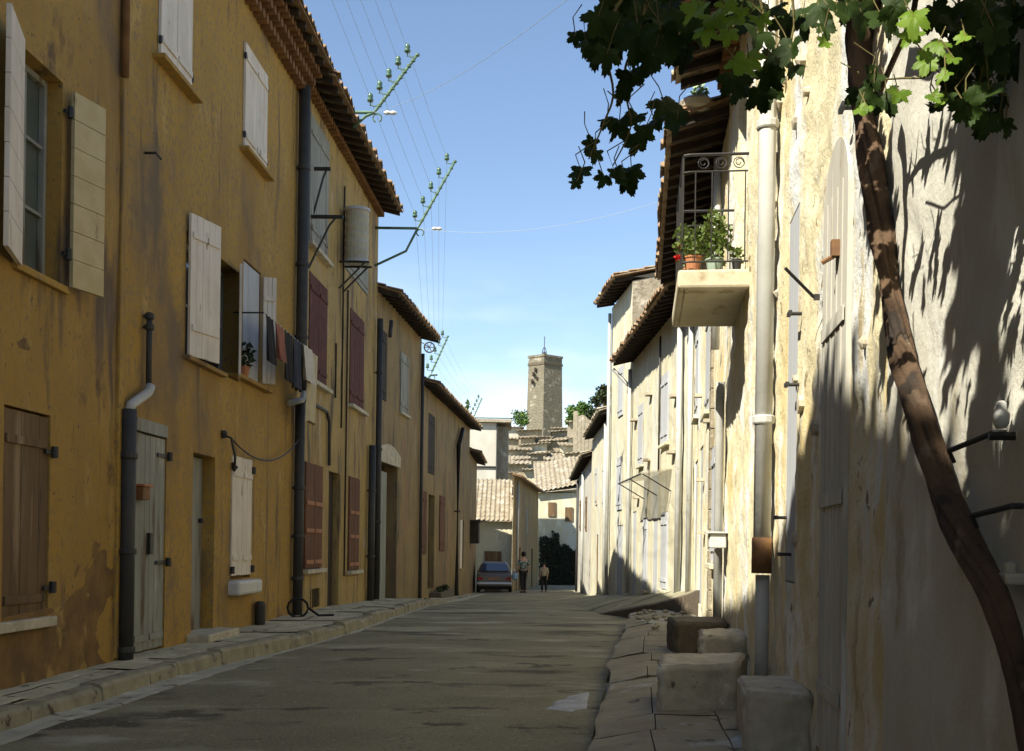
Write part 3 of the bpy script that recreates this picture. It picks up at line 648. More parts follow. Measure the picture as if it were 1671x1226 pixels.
mb = MB(); pq = [(455,640),(470,655),(492,642),(500,650),(480,655)]
mb.tube([Wl.p(Yp-.5,.07,Wl.px(470,655,.1)[1]), Wl.p(Yp-.05,.16,Wl.px(486,652,.1)[1]), Wl.p(Yp+.25,.12,Wl.px(498,640,.1)[1])], .05, 10); mb.build('pipe_hopper', PIPEG, h)
mb = MB(); Yh = Wl.px(236,250)[0]; mb.tube([Wl.p(Yh,0,Wl.px(236,250)[1]), Wl.p(Yh,.12,Wl.px(236,250)[1]), Wl.p(Yh+.1,.14,Wl.px(236,250)[1]-.03)], .014, 6); mb.build('wall_hook', IRON, h)
# iron lamp bracket with slack cable
mb = MB(); Yh = Wl.px(362,740)[0]; z = Wl.px(362,715)[1]
mb.tube([Wl.p(Yh,.02,z+.04), Wl.p(Yh,.12,z), Wl.p(Yh+.05,.16,z-.25), Wl.p(Yh+.15,.12,z-.42), Wl.p(Yh+.2,.14,z-.36)], .018, 6); mb.lathe(Wl.p(Yh,.02,z), [(.03,0),(.05,.06),(.03,.1)], 8)
tag(mb.build('iron_bracket', IRON), 'small black iron bracket above the narrow white shutters', 'bracket')
mb = MB(); a = Wl.p(Yh,.12,z); b = Wl.p(Yp,.12,Wl.px(478,715)[1]); P = [a.lerp(b,i/14)-Vector((0,0,.42*4*(i/14)*(1-i/14)*.8)) for i in range(15)]; mb.tube(P, .012, 5)
tag(mb.build('slack_cable', IRON), 'slack black cable sagging from the iron bracket to the dark downpipe', 'cable')
# small things
Yh = Wl.px(226,800)[0]; z = Wl.px(226,802,.1)[1]
t = empty('letter_box', Wl.p(Yh,0,z-.08), 'small brown letter box beside the blue-grey door', 'letter box')
mb = MB(); Wl.box(mb, Yh-.10, Yh+.10, -.04, .09, z-.08, z+.06); mb.build('box', RUSTY, t, bevel=.01)
mb = MB(); Wl.box(mb, Yh-.12, Yh+.12, -.04, .11, z+.062, z+.085); mb.build('lid', TERRA, t)
Yh = Wl.px(413,985)[0]; mb = MB(); mb.lathe(Wl.p(Yh,.10,swz(Yh)), [(.08,0),(.085,.28),(.07,.33),(.03,.34)], 12); tag(mb.build('iron_bollard', IRON), 'short black iron stub at the foot of the ochre wall', 'bollard')
mb = MB(); Yh = Wl.px(455,1000)[0]; c = Wl.p(Yh,.30,swz(Yh)+.16); mb.tube([c+Vector((.17*math.cos(a/12*6.283)*.9, .3*math.cos(a/12*6.283)*.2, .15*math.sin(a/12*6.283))) for a in range(13)]+[c+Vector((.3,.2,-.13)),c+Vector((.5,.4,-.13))], .022, 6)
tag(mb.build('hose', RUB), 'loop of hose lying by the dark downpipe', 'hose')

# laundry on a line
ln = empty('clothes_line', Wl.p(15.5,.5,Wl.px(455,520,.45)[1]), 'thin clothes line on an iron bracket outside the window', 'clothes line')
zl = Wl.px(445,522,.42)[1]; A = Wl.p(Wl.px(430,520,.42)[0], .42, zl); B = Wl.p(Yp-.1, .42, zl-.05)
mb = MB(); mb.tube([A,B],.006,5)
mb.build('line', WIRE, ln)
mb = MB(); mb.tube([Wl.p(Wl.px(430,520,.42)[0],0,zl), A],.012,6); mb.tube([Wl.p(Yp-.1,0,zl-.05), B],.012,6); mb.build('bracket', IRON, ln)
def cloth(name, cat, label, s0, s1, drop, m, k, waves=2, amp=.03, taper=0, off=0):
    vs = []; NX, NZ = 12, 14
    for j in range(NZ+1):
        for i in range(NX+1):
            s = s0+(s1-s0)*(i/NX); g = j/NZ; mid = (s0+s1)/2; s = mid+(s-mid)*(1-taper*g)
            q = A.lerp(B, s)+Vector((off,0,0)); w = amp*math.sin(i/NX*waves*6.283+k)*(.3+g)+.04*g*math.sin(k)
            q += Vector((w, w*.3, -drop*g-.02*math.cos(i/NX*6.28*waves)*g)); vs.append(q)
    vs2 = [q+Vector((.006,.002,0)) for q in vs]; n = NX+1; mb = MB(); M_ = len(vs)
    f = [(j*n+i, j*n+i+1, (j+1)*n+i+1, (j+1)*n+i) for j in range(NZ) for i in range(NX)]
    mb.add(vs+vs2, f+[tuple(a+M_ for a in q)[::-1] for q in f])
    return tag(mb.build(name, m, smooth=True), label, cat, 'laundry on the line')
cloth('hanging_trousers','laundry','dark trousers hanging nearest the window', .02,.13,.62,CLDARK,1)
cloth('hanging_shirt','laundry','dull brown shirt, second in the laundry from the window', .17,.30,.50,CLPINK,2,taper=.2)
cloth('hanging_skirt','laundry','dark skirt in the middle of the laundry', .33,.47,.70,CLDARK,.4)
cloth('hanging_trousers','laundry','navy trousers hanging beside the white shirt', .50,.62,.75,CLNAVY,3)
cloth('hanging_shirt','laundry','white shirt near the dark downpipe end of the line', .64,.82,.55,CLWHITE,2.2,taper=-.1,off=.03)
cloth('hanging_sheet','laundry','pale sheet hanging lowest, farthest along the line', .80,1.0,1.12,CLCREAM,4.0,waves=3,taper=.25)
# pot plant on sill
t = empty('potted_plant', Wl.p(oD['Y0']-.1,.08,oD['z0']), 'dark potted plant on the sill below the blue-grey shutter', 'potted plant')
mb = MB(); cc = Wl.p(oD['Y0']-.02,.03,oD['z0']+.005); mb.lathe(cc, [(.06,0),(.085,.14),(.09,.15)], 12); mb.build('pot', TERRA, t)
def bush(mb, c, rx_, ry_, rz_, n, s, seed=0):
    for i in range(n):
        a = U(0,6.283); e = U(-1,1); rr = R()**.4; q = Vector((rx_*rr*math.cos(a)*math.sqrt(1-e*e), ry_*rr*math.sin(a)*math.sqrt(1-e*e), rz_*rr*e))+Vector(c)
        d = Vector((U(-1,1),U(-1,1),U(-.6,1))).normalized()*s*U(.6,1.3); w = d.cross(Vector((U(-1,1),U(-1,1),U(-1,1)))).normalized()*s*.35
        mb.add([q, q+d*.5+w, q+d, q+d*.5-w], [(0,1,2,3)])
mb = MB(); bush(mb, cc+Vector((0,0,.30)), .16,.16,.20, 140, .08); mb.build('foliage', CYP, t)

# ---- L2
h = L2 = house('house', 'grey-ochre house with oxblood shutters and a ribbed drum under its eave', Wl, Yd, 26.1, -1.25)
def opx(W, x0, x1, y0t, y0b, d=.16): return dict(Y0=W.px(x0,(y0t+y0b)/2)[0], Y1=W.px(x1,(y0t+y0b)/2)[0], z0=W.px(x0,y0b)[1], z1=W.px(x0,y0t)[1], d=d)
q1 = opx(Wl,503,534,180,395); q2 = opx(Wl,503,533,440,618); q3 = opx(Wl,570,593,500,660); q4 = opx(Wl,566,600,425,450,.1)
q4 = opx(Wl,564,600,340,440); q5 = opx(Wl,495,523,752,930,.1); q6 = opx(Wl,535,553,768,975,.22); q6['z0'] = -1.32; q7 = opx(Wl,567,584,776,932,.1)
q8 = opx(Wl,506,521,962,992,.1); q8['z0'] = -1.18
mb = MB(); facade(mb, Wl, Yd, 26.1, -3, ZT-.15, [q1,q2,q3,q4,q5,q6,q7,q8], .3, .014); mb.build('wall', GREYO, h)
street_roof(h, Wl, Yd, 26.1, ZT-.15, .58, genoise=1, jit=.05)
shut(Wl,h,q1,BLUEP,.0); shut(Wl,h,q2,REDP,-.02); shut(Wl,h,q3,REDP,-.02); shut(Wl,h,q4,BLUEP,-.02)
shut(Wl,h,q5,REDB,.0,2,2,(.36,.62,.06),BARW); shut(Wl,h,q7,REDB,.0,2,2,(.36,.62,.06),BARW)
for o in (q1,q2,q3,q5,q7): sill(Wl,h,o,STONE,.12,.07,.1)
wleaf('door', DARKW, h, Wl, q6['Y0']+.01, q6['Y1']-.01, -.17, -1.3, q6['z1']-.02, nb=3)
mb = MB()
for i in range(4): y = q8['Y0']+(q8['Y1']-q8['Y0'])*(i+.5)/4; mb.tube([Wl.p(y,-.02,q8['z0']), Wl.p(y,-.02,q8['z1'])], .012, 6)
mb.build('cellar_grille', IRON, h)
mb = MB(); Wl.box(mb, q6['Y0']-.1, q6['Y1']+.15, -.15, .22, -1.5, -1.26); mb.build('doorstep', STONE, h, bevel=.02)
mb = MB()   # cable run on the wall
P = [(498,655),(500,652),(533,672),(537,690),(537,760)]
mb.tube([Wl.p(Wl.px(x,y,.04)[0],.04,Wl.px(x,y,.04)[1]) for x,y in P], .03, 6); mb.build('wall_cable', IRON, h)
for x, ya, yb in ((497,230,640),(557,300,700),(562,470,940),(545,560,650)):
    mb = MB(); Ya = Wl.px(x,(ya+yb)/2)[0]; mb.tube([Wl.p(Ya,.03,Wl.px(x,ya)[1]), Wl.p(Ya,.03,Wl.px(x,yb)[1])], .018, 6); mb.build('wall_cable', DARKW, h)
Yp2 = 25.85
downpipe(Wl, h, PIPEK, [(Yp2, Wl.px(606,505,.1)[1]), (Yp2, -1.4)], .07, .12, collars=[(Yp2,z) for z in (4,2.2,.5)])
downpipe(Wl, h, PIPEK, [(25.1, Wl.px(597,722,.1)[1]), (25.1, -1.4)], .08, .11, 'lower_pipe', collars=[(25.1,z) for z in (1.2,-.3)])
downpipe(L3W, h, PIPEK, [(26.3, 5.3), (26.15, 4.9)], .05, .3, 'pipe_bend')
# drum on brackets
t = empty('ribbed_drum', Wl.p(21.9,.3,Wl.px(585,430,.3)[1]), 'pale ribbed drum on an iron bracket under the eave of the second house', 'drum')
c = at(582,386,21.9); hh = 40/F*21.9
prof = [(.0,-hh*1.0)]
for i in range(13): z = -hh+2*hh*i/12; prof += [(.225 if i%2 else .24, z)]
prof += [(.25,hh*1.02),(.25,hh*1.1),(.23,hh*1.12),(0,hh*1.12)]
mb = MB(); mb.lathe(c, prof, 20); mb.build('drum', DRUM, t, smooth=False)
mb = MB(); mb.lathe(c+Vector((0,0,hh*1.05)), [(.257,-.03),(.262,0),(.257,.03)], 20); mb.lathe(c+Vector((0,0,-hh)), [(.25,-.05),(.25,.0)], 20); mb.build('hoop', PALEB, t)
mb = MB(); W0 = c.x-.3
for dy in (-.2,.2):
    mb.tube([Vector((leftX(c.y),c.y+dy,c.z-hh-.07)), Vector((c.x+.28,c.y+dy,c.z-hh-.07))], .022, 6)
    mb.tube([Vector((leftX(c.y),c.y+dy,c.z-hh-.6)), Vector((c.x+.2,c.y+dy,c.z-hh-.07))], .02, 6)
mb.build('bracket', IRON, t)
# black beam brackets from the downpipe
for i,(y0, z) in enumerate(((19.2, Wl.px(486,318,.1)[1]), (19.4, Wl.px(486,226,.1)[1]))):
    t = empty('iron_wall_bracket', Wl.p(y0,0,z), ('long black iron bracket stretching from the dark downpipe toward the drum','short black iron bracket high under the dark eave')[i], 'bracket')
    e = 560 if i == 0 else 540; mb = MB(); a = Wl.p(y0,0,z); b = at(e, 318 if i == 0 else 226, y0); b = Vector((b.x,y0,z)); mb.tube([a,b],.035,6); mb.build('arm', IRON, t)
    mb = MB(); mb.tube([a-Vector((0,0,.9)), a.lerp(b,.6)-Vector((0,0,.15)), a.lerp(b,.8)],.02,6); mb.build('stay', IRON, t)

# ---- L3
h = L3 = house('house', 'dull ochre house with a grey barn door under a stone lintel', L3W, 26.1, 32.1, -1.4)
W = L3W
a1 = opx(W,617,631,532,648); a2 = opx(W,652,665,572,672); a3 = opx(W,614,647,748,975,.5); a3['z0'] = -1.5
mb = MB(); facade(mb, W, 26.105, 32.1, -3, 6.0, [a1,a2,a3], .4, .016); mb.build('wall', GREYO2, h)
street_roof(h, W, 26.105, 32.1, 6.0, .56, near_ov=.0, genoise=0)
shut(W,h,a1,DARKW,-.04); shut(W,h,a2,BLUEP,.0); sill(W,h,a2,STONE)
wleaf('barn_door', BLUEP, h, W, a3['Y0']+.02, (a3['Y0']+a3['Y1'])/2, -.06, -1.5, a3['z1']-.25, nb=4)
wleaf('barn_door', DARKW, h, W, (a3['Y0']+a3['Y1'])/2+.01, a3['Y1']-.02, -.40, -1.5, a3['z1']-.02, nb=4)
mb = MB(); zt = a3['z1']; ym = (a3['Y0']+a3['Y1'])/2; K = 8; hw = (a3['Y1']-a3['Y0'])/2+.18
for i in range(K):
    s0, s1 = -1+2*i/K, -1+2*(i+1)/K; z0, z1 = zt-.05+.22*(1-s0*s0), zt-.05+.22*(1-s1*s1)
    p = [W.p(ym+hw*s0,-.02,zt-.04), W.p(ym+hw*s1-.01,-.02,zt-.04), W.p(ym+hw*s1-.01,.05,zt-.04), W.p(ym+hw*s0,.05,zt-.04)]
    t_ = [Vector((0,0,.32+z-zt)) for z in (z0,z1,z1,z0)]; mb.hexa(p+[a+b for a,b in zip(p,t_)])
mb.build('lintel', STONE, h)
downpipe(W, h, PIPEK, [(31.9, 5.5),(31.9,-1.7)], .05, .08)
# ---- L4
h = L4 = house('house', 'long low ochre house with a reddish patch before the parked car', L4W, 32.1, 44.5, -1.8)
W = L4W
a1 = opx(W,698,709,672,772,.15); a2 = opx(W,698,708,806,962,.25); a3 = opx(W,716,724,808,900,.1); a4 = opx(W,687,694,800,905,.1); a5 = opx(W,749,756,848,928,.25)
mb = MB(); facade(mb, W, 32.105, 44.5, -3, 4.72, [a1,a2,a3,a4,a5], .5, .018); mb.build('wall', GREYO2, h)
street_roof(h, W, 32.105, 44.5, 4.72, .52)
shut(W,h,a1,DARKW,-.05); wleaf('door', DARKW, h, W, a2['Y0']+.02, a2['Y1']-.02, -.2, a2['z0']-.2, a2['z1'], nb=4)
shut(W,h,a3,REDB,.0); shut(W,h,a4,REDB,.0)
wleaf('door', DARKW, h, W, (a5['Y0']+a5['Y1'])/2, a5['Y1']-.02, -.2, a5['z0'], a5['z1'], nb=3); wleaf('door', WHITEP, h, W, a5['Y0']+.02, (a5['Y0']+a5['Y1'])/2-.02, .0, a5['z0'], a5['z1'], nb=3)
Yq = W.px(741,830)[0]; downpipe(W, h, PIPEK, [(Yq+1.2, 4.3),(Yq, 3.6),(Yq,-1.9)], .085, .12, collars=[(Yq,1.2)])
mb = MB(); Ya = W.px(700,966)[0]
tr = empty('stone_trough', W.p(Ya+1,.3,-1.75), 'low dark stone trough against the low ochre house', 'trough')
mb = MB(); W.box(mb, Ya, Ya+3.2, .02, .38, -2.0, -1.50); mb.build('basin', STONE_D, tr, bevel=.04)
mb = MB(); bush(mb, W.p(Ya+1.6,.2,-1.45), .16,1.5,.10, 260, .09); mb.build('weeds', CYP, tr)['kind'] = 'stuff'
# ---- L5
h = L5 = house('house', 'small shaded house beside the parked car', L5W, 44.5, 52.5, -2.1)
W = L5W; mb = MB(); facade(mb, W, 44.505, 50.5, -3, 3.75, [], .6, .015); mb.build('wall', GREYO2, h); street_roof(h, W, 44.505, 50.5, 3.75, .45)
mb = MB(); W.box(mb, 45.5, 46.6, .0, .35, .05, .95); W.box(mb, 45.4, 46.7, 0, .42, .95, 1.02); tag(mb.build('wall_box', DARKW), 'black box fixed high on the small shaded house above the car', 'box')

# ---- T: low tiled house facing the viewer
t = empty('house', (-.8,55,-2.2), 'low house with bleached tiled roof facing down the street behind the car', 'house')
FW = line((-1.75,53.1),(.15,53.1001),1)
mb = MB()
mb.box(-3.4,.0,53.1,59,-3,1.15); mb.build('wall', CREAM2, t)
cs = math.cos(.42); sn = math.sin(.42)
mb = MB(); tiles(mb, lambda a,s,hh: Vector((-3.5+a, 52.85+s*cs, 1.12+s*sn+hh)), 3.46, 5.6, .23, .5, .02); mb.build('roof', TILE2, t)
mb = MB(); mb.box(-3.3,-.03,53.5,58.3,1.15,1.3); mb.build('attic', DARKW, t)
mb = MB(); mb.box(-1.3,-.5,53.02,53.098,-2.3,-.3); mb.build('door', BROWNW, t)
# ---- WB white block behind
t = empty('house', (-1.5,64,-2), 'plain whitewashed block with a flat tiled top rising behind the low tiled roof', 'house')
x0 = at(776,700,62).x; x1 = at(812,700,62).x; z1 = at(790,690,62).z
mb = MB(); mb.box(x0-1.5,x1,62,67,-3,z1); mb.build('wall', WHITEW, t)
mb = MB(); mb.box(x1+.003,x1+.6,62.6,67,-3,z1-.15); mb.build('side_wall', STONEW, t)
mb = MB(); P=[(x0-1.8,61.7),(x1+.75,61.7),(x1+.75,67.4),(x0-1.8,67.4)]; mb.hexa([(x,y,z1+.0+.02*(y-61)) for x,y in P]+[(x,y,z1+.16+.02*(y-61)) for x,y in P]); mb.build('roof', TILE2, t)
mb = MB(); xs = at(811,700,61.95).x; mb.tube([(xs,61.93,z1),(xs,61.93,at(811,785,61.95).z)], .05, 6); z = at(800,762,61.9).z; mb.tube([(x0,61.93,z),(xs,61.93,z)], .05, 6); z = at(800,787,61.9).z; mb.tube([(x0,61.93,z),(xs,61.93,z)], .05, 6); mb.build('pipe', PIPEK, t)
# ---- B6
h = house('house', 'narrow shaded ochre house beyond the low tiled roof', B6W, 52.4, 68.5, -2.3)
W = B6W; aa = dict(Y0=55.5,Y1=56.6,z0=-2.4,z1=-.1,d=.2); ab = dict(Y0=60,Y1=60.9,z0=.6,z1=2.0,d=.15); ac = dict(Y0=63.5,Y1=64.6,z0=-2.5,z1=-.2,d=.2)
mb = MB(); facade(mb, W, 52.4, 68.5, -3, 3.35, [aa,dict(ab),ac], .8, .02, body=False)
mb.add([(.05,52.4,-3),(.02,52.4,-3),(.06,68.5,-3),(1.60,68.5,-3),(.05,52.4,3.35),(.02,52.4,3.40),(.06,68.5,3.8),(1.60,68.5,3.35)], [(0,1,5,4),(1,2,6,5),(2,3,7,6)]); mb.build('wall', GREYO2, h)
mb = MB(); tiles(mb, lambda a_,s_,hh: Vector((max(B6W.a+B6W.b*(52.2+a_)+.42-s_, -.02), 52.2+a_, 3.22+.27*min(s_, B6W.a+B6W.b*(52.2+a_)+.42)+hh)), 16.4, 2.1, .21, .42, .03); mb.build('roof', TILE, h)
wleaf('door', BROWNW, h, W, aa['Y0'], aa['Y1'], -.15, -2.4, aa['z1'], nb=4); shut(W,h,ab,BLUEP,-.04); wleaf('door', DARKW, h, W, ac['Y0'], ac['Y1'], -.15, -2.5, ac['z1'], nb=4)
downpipe(W, h, PIPEG, [(53.6,3.1),(53.6,-2.3)], .06, .1)
# ---- F1 facing wall at the end
t = empty('house', (3.2,74,-2.6), 'cream house closing the end of the street with a shed roof', 'house')
mb = MB(); mb.box(1.6,6.2,71.2,78,-3,3.5); mb.build('wall', CREAM2, t)
shd = empty('shadow_leaves', (3.1,71,-2.6), 'mass of near-black leaves standing in for the shadow over the lower wall of the cream house closing the street', 'shadow_leaves')
mb = MB()  # near-black leaves with a jagged top imitate the cast shadow on this wall
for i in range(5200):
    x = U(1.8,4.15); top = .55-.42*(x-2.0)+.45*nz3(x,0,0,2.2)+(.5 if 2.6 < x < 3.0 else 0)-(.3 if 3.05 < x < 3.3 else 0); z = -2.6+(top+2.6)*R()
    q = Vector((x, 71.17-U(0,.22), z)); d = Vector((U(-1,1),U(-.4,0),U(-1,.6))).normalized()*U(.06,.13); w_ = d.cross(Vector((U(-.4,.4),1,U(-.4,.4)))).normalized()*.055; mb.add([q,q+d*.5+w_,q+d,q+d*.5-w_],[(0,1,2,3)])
mb.build('foliage', mat('shadow_leaf', (.010,.012,.005), (.016,.02,.007), 6, rough=.8, bump=0), shd)
P = [(1.5,70.8,3.4),(4.3,70.8,4.2),(6.4,70.8,4.2),(6.4,79,6.8),(1.5,79,6.2)]
mb = MB(); tiles(mb, lambda a,s,hh: Vector((1.45+a, 70.85+s*.93, 3.35+.22*min(a,2.6)+s*.30+hh)), 4.9, 8, .3, .6, .03); mb.build('roof', TILE2, t)
mb = MB(); mb.hexa([(1.6,71.2,3.5),(6.2,71.2,3.5),(6.2,78,3.5),(1.6,78,3.5),(1.6,71.2,3.4),(6.2,71.2,3.9),(6.2,78,5.8),(1.6,78,5.4)]); mb.build('attic', CREAM2, t)
for (x,z) in ((2.3,1.9),(3.4,1.6)):
    mb = MB(); mb.box(x,x+.5,71.12,71.198,z,z+.9); mb.build('shutter', BROWNW, t)


# ------------------------------------------------------------------ RIGHT HOUSES
W = RWALL
Ypipe2 = 12.62
h = R1a = house('house', 'nearest cream plastered house with the small iron balcony', W, -2, Ypipe2, -1.1)
arch = dict(Y0=W.px(1386,700)[0], Y1=W.px(1346,700)[0], z0=-1.0, z1=W.px(1365,330)[1], d=.03)
win = dict(Y0=W.px(1302,520)[0], Y1=W.px(1286,520)[0], z0=W.px(1294,900)[1]-.2, z1=W.px(1294,352)[1], d=.07)
bd = dict(Y0=10.45, Y1=11.35, z0=2.56, z1=4.75, d=.25)
mb = MB(); facade(mb, W, -2, 2.4, -3, 5.35, [], .3, .015); mb.build('wall', CREAM, h)
mb = MB(); facade(mb, W, 2.4, 4.30, -3, 5.35, [], .055, .012, body=False); mb.build('wall', mat('smooth_grey_plaster', (0.605,0.592,0.513), (0.524,0.505,0.420), 1.3, bump=.7, bscale=26, layers=[((0.423,0.371,0.246),2.1,.56,.68,(1,1,.5)),((0.685,0.680,0.616),3.5,.55,.68,(1,1,.4))]), h, smooth=True)
mb = MB(); facade(mb, W, 4.302, Ypipe2-.003, -3, 5.35, [arch,win,bd], .055, .019, body=True); mb.build('wall', CREAM, h, smooth=True)
street_roof(h, W, -2, Ypipe2-.003, 5.42, .62, genoise=1, soff=CREAM)
# arched door leaf with a curved head
mb = MB(); K = 12; ym = (arch['Y0']+arch['Y1'])/2; hw = (arch['Y1']-arch['Y0'])/2; zz = arch['z1']
dr = MB(); PA = [(ym+hw*math.cos(math.pi*k/K), zz-.03+.30*math.sin(math.pi*k/K)) for k in range(K+1)]+[(ym-hw,-1.02),(ym+hw,-1.02)]
n_ = len(PA); dr.add([W.p(y,.022,z) for y,z in PA]+[W.p(y,-.025,z) for y,z in PA], [tuple(range(n_))]+[(k,(k+1)%n_,n_+(k+1)%n_,n_+k) for k in range(n_)])
DRP = mat('faded_cream_grey_door_paint', (.50,.485,.42), (.42,.40,.33), 3, bump=.6, bscale=24, stretch=(1,1,.2), layers=[((.30,.25,.16),4,.56,.68,(1,1,.2)),((.58,.57,.52),6,.56,.68,(1,1,.2))])
door_ = dr.build('door', DRP, h)
mb = MB()
for q_ in (-.62,-.22,.22,.62): W.box(mb, ym+hw*q_-.012, ym+hw*q_+.012, .022, .027, -1.0, zz+.02)
for z_ in (-.7,.25,1.1): W.box(mb, arch['Y0']+.03, arch['Y1']-.03, .0275, .034, z_-.035, z_+.035)
mb.build('door_battens', DRP, door_)
mb = MB(); yy = W.px(1377,390)[0]
W.box(mb, yy-.02, yy+.03, 0, .06, W.px(1377,418)[1], W.px(1377,392)[1]); mb.tube([W.p(yy,.05,W.px(1377,418)[1]), W.p(yy+.02,.10,W.px(1370,436)[1])], .012, 6); mb.build('door_hinge', RUSTY, h)
mb = MB(); yy = W.px(1337,480)[0]; z = W.px(1337,485)[1]; W.box(mb, yy-.012, yy+.012, 0, .03, z-.015, z+.015); mb.tube([W.p(yy,.03,z), W.p(yy-.12,.20,z+.13)], .009, 6); mb.build('shutter_catch', IRON, h)
wleaf('closed_shutter', PALEB, h, W, win['Y0']+.004, win['Y1']-.004, -.03, win['z0']+.01, win['z1']-.01, nb=4, t=.03)
window(W, h, bd, -.2, fm=PALEB)
# pocked, broken render and stones showing beside the balcony
for i, (x,y,s) in enumerate(((1290,60,.06),(1275,170,.05),(1300,200,.04),(1268,260,.05),(1318,150,.03),(1300,620,.03),(1262,730,.04),(1308,660,.05),(1300,880,.05),(1332,700,.05),(1268,400,.03),(1415,560,.03),(1310,100,.04),(1282,130,.03),(1264,330,.035),(1272,480,.03))):
    Yc_, zc = W.px(x,y)
    mb = MB(); K = 9
    ring = [W.p(Yc_+s*1.3*math.cos(k/K*6.28)*U(.7,1.2), .024, zc+s*math.sin(k/K*6.28)*U(.7,1.2)) for k in range(K)]
    mb.add(ring+[W.p(Yc_,.045*U(.5,1.2),zc+s*.3)]+[p-Vector((W.n.x,W.n.y,0))*.05 for p in ring], [(k,(k+1)%K,K) for k in range(K)]+[(k,(k+1)%K,K+1+(k+1)%K,K+1+k) for k in range(K)])
    mb.build('exposed_stone', STONE, h)
for i, (x,y) in enumerate(((1302,628),(1307,512),(1283,845),(1400,175),(1290,905))):
    Yc_, zc = W.px(x,y); mb = MB(); mb.tube([W.p(Yc_,-.01,zc), W.p(Yc_,.07,zc)], .012, 6); W.box(mb, Yc_-.05, Yc_+.05, .06, .08, zc-.012, zc+.012); mb.build('wall_hook', IRON, h)
# big grey downpipe
Yg = W.px(1247,500,.1)[0]
downpipe(W, h, PIPEG, [(Yg, 5.2),(Yg, W.px(1238,880,.1)[1])], .062, .095, collars=[(Yg,W.px(1248,215,.1)[1]),(Yg,W.px(1240,690,.1)[1])])
downpipe(W, h, RUSTY, [(Yg, W.px(1238,878,.1)[1]),(Yg, W.px(1238,935,.1)[1])], .072, .095, 'pipe_collar')
downpipe(W, h, PIPEG, [(Yg+.02, W.px(1238,938,.1)[1]),(Yg+.02, RP)], .05, .085, 'lower_pipe')
# dark strip beside the pipe at the foot
# second downpipe with swan neck and white box
downpipe(W, h, PIPEG, [(Ypipe2-.25, W.px(1183,628,.07)[1]+.12),(Ypipe2-.2, W.px(1183,645,.07)[1]),(Ypipe2-.2, RP)], .05, .075, 'downpipe')
Yb = Ypipe2-.55; z = W.px(1186,885,.1)[1]
t = empty('meter_box', W.p(Yb,0,z-.1), 'small white meter box on the thin grey pipe under the balcony', 'meter box')
mb = MB(); W.box(mb, Yb-.12, Yb+.14, .02, .20, z-.06, z+.10); mb.build('box', WBOX, t, bevel=.015)
mb = MB(); W.box(mb, Yb-.15, Yb+.17, .0, .24, z+.102, z+.12); mb.build('lid', WBOX, t)
# balcony
bY0, bY1, bp = 10.0, 11.8, .64; zb0, zb1 = 2.37, 2.54
mb = MB(); W.box(mb, bY0, bY1, -.05, bp, zb0, zb1); slab = mb.build('balcony_slab', CONC, h, bevel=.025)
mb = MB(); W.box(mb, bY0+.06, bY1-.06, bp-.10, bp-.07, zb0-.012, zb0-.001)
mb.build('drip_moulding', CONC, slab)
mb = MB(); rt = W.px(1170,243,.3)[1]; rt = 3.60
def rail(z, r, pts=None):
    mb.tube([W.p(bY0+.05,0,z), W.p(bY0+.05,bp-.10,z), W.p(bY0+.07,bp-.05,z), W.p(bY0+.12,bp-.04,z), W.p(bY1-.12,bp-.04,z), W.p(bY1-.05,bp-.08,z), W.p(bY1-.05,0,z)], r, 6)
rail(rt,.014); rail(rt-.155,.008); rail(2.62,.009)
ns = [.04,.19,.34,.49]
for nn in ns: mb.tube([W.p(bY0+.05,nn,2.62), W.p(bY0+.05,nn,rt-.155)], .006, 6); mb.tube([W.p(bY1-.05,nn,2.62), W.p(bY1-.05,nn,rt-.155)], .006, 6)
K = 14
for i in range(K+1): y = bY0+.10+(bY1-bY0-.2)*i/K; mb.tube([W.p(y,bp-.04,2.54 if i%7 == 0 else 2.62), W.p(y,bp-.04,rt if i%7 == 0 else rt-.155)], .0075 if i%7 else .011, 6)
for Y_ in (bY0+.05,):
    for nn in (.10,.26,.42):
        c = W.p(Y_,nn,rt-.078); mb.tube([c+Vector((.05*math.cos(a/10*6.28),0,.05*math.sin(a/10*6.28))) for a in range(11)], .005, 5)
        mb.tube([c+Vector(((.045-.004*a)*math.cos(a*.8),0,(.045-.004*a)*math.sin(a*.8))) for a in range(9)], .005, 5)
mb.build('railing', IRON, slab)
# pots on the balcony
def pot_plant(loc, r, hgt, pm, label, n, bx_, lm=PLANT, flowers=0, leafs=.05, stem=None):
    t = empty('potted_plant', loc, label, 'potted plant', 'pots on the balcony'); loc = Vector(loc)
    mb = MB(); mb.lathe(loc, [(r*.7,0),(r*.95,hgt*.9),(r*1.05,hgt*.9),(r*1.05,hgt)], 14); mb.build('pot', pm, t)
    mb = MB(); bush(mb, loc+Vector((bx_[3] if len(bx_) > 3 else 0,0,hgt+bx_[2]*.8)), *bx_[:3], n, leafs); mb.build('foliage', lm, t)
    if flowers:
        mb = MB()
        for i in range(flowers): bush(mb, loc+Vector((U(-.16,-.05),U(-.1,.1),hgt+U(-.02,.28))), .028,.028,.025, 26, .025)
        mb.build('flowers', FLOWER, t)
    return t
zs = zb1+.002
pot_plant(W.p(bY0+.16,.50,zs), .085,.15, TERRA, 'leafy pot plant with red geranium flowers at the outer balcony corner', 190, (.15,.13,.18,-.05), flowers=3)
pot_plant(W.p(bY0+.18,.30,zs), .085,.13, CELADON, 'bushy plant in a pale green pot behind the front railing', 300, (.15,.14,.26), leafs=.07)
pot_plant(W.p(bY0+.16,.10,zs), .05,.12, IRON, 'small dark pot plant closest to the cream wall on the balcony', 60, (.06,.05,.08))
pot_plant(W.p(bY0+.6,.50,zs), .085,.15, TERRA, 'green pot plant midway along the outer balcony railing', 200, (.14,.2,.22))
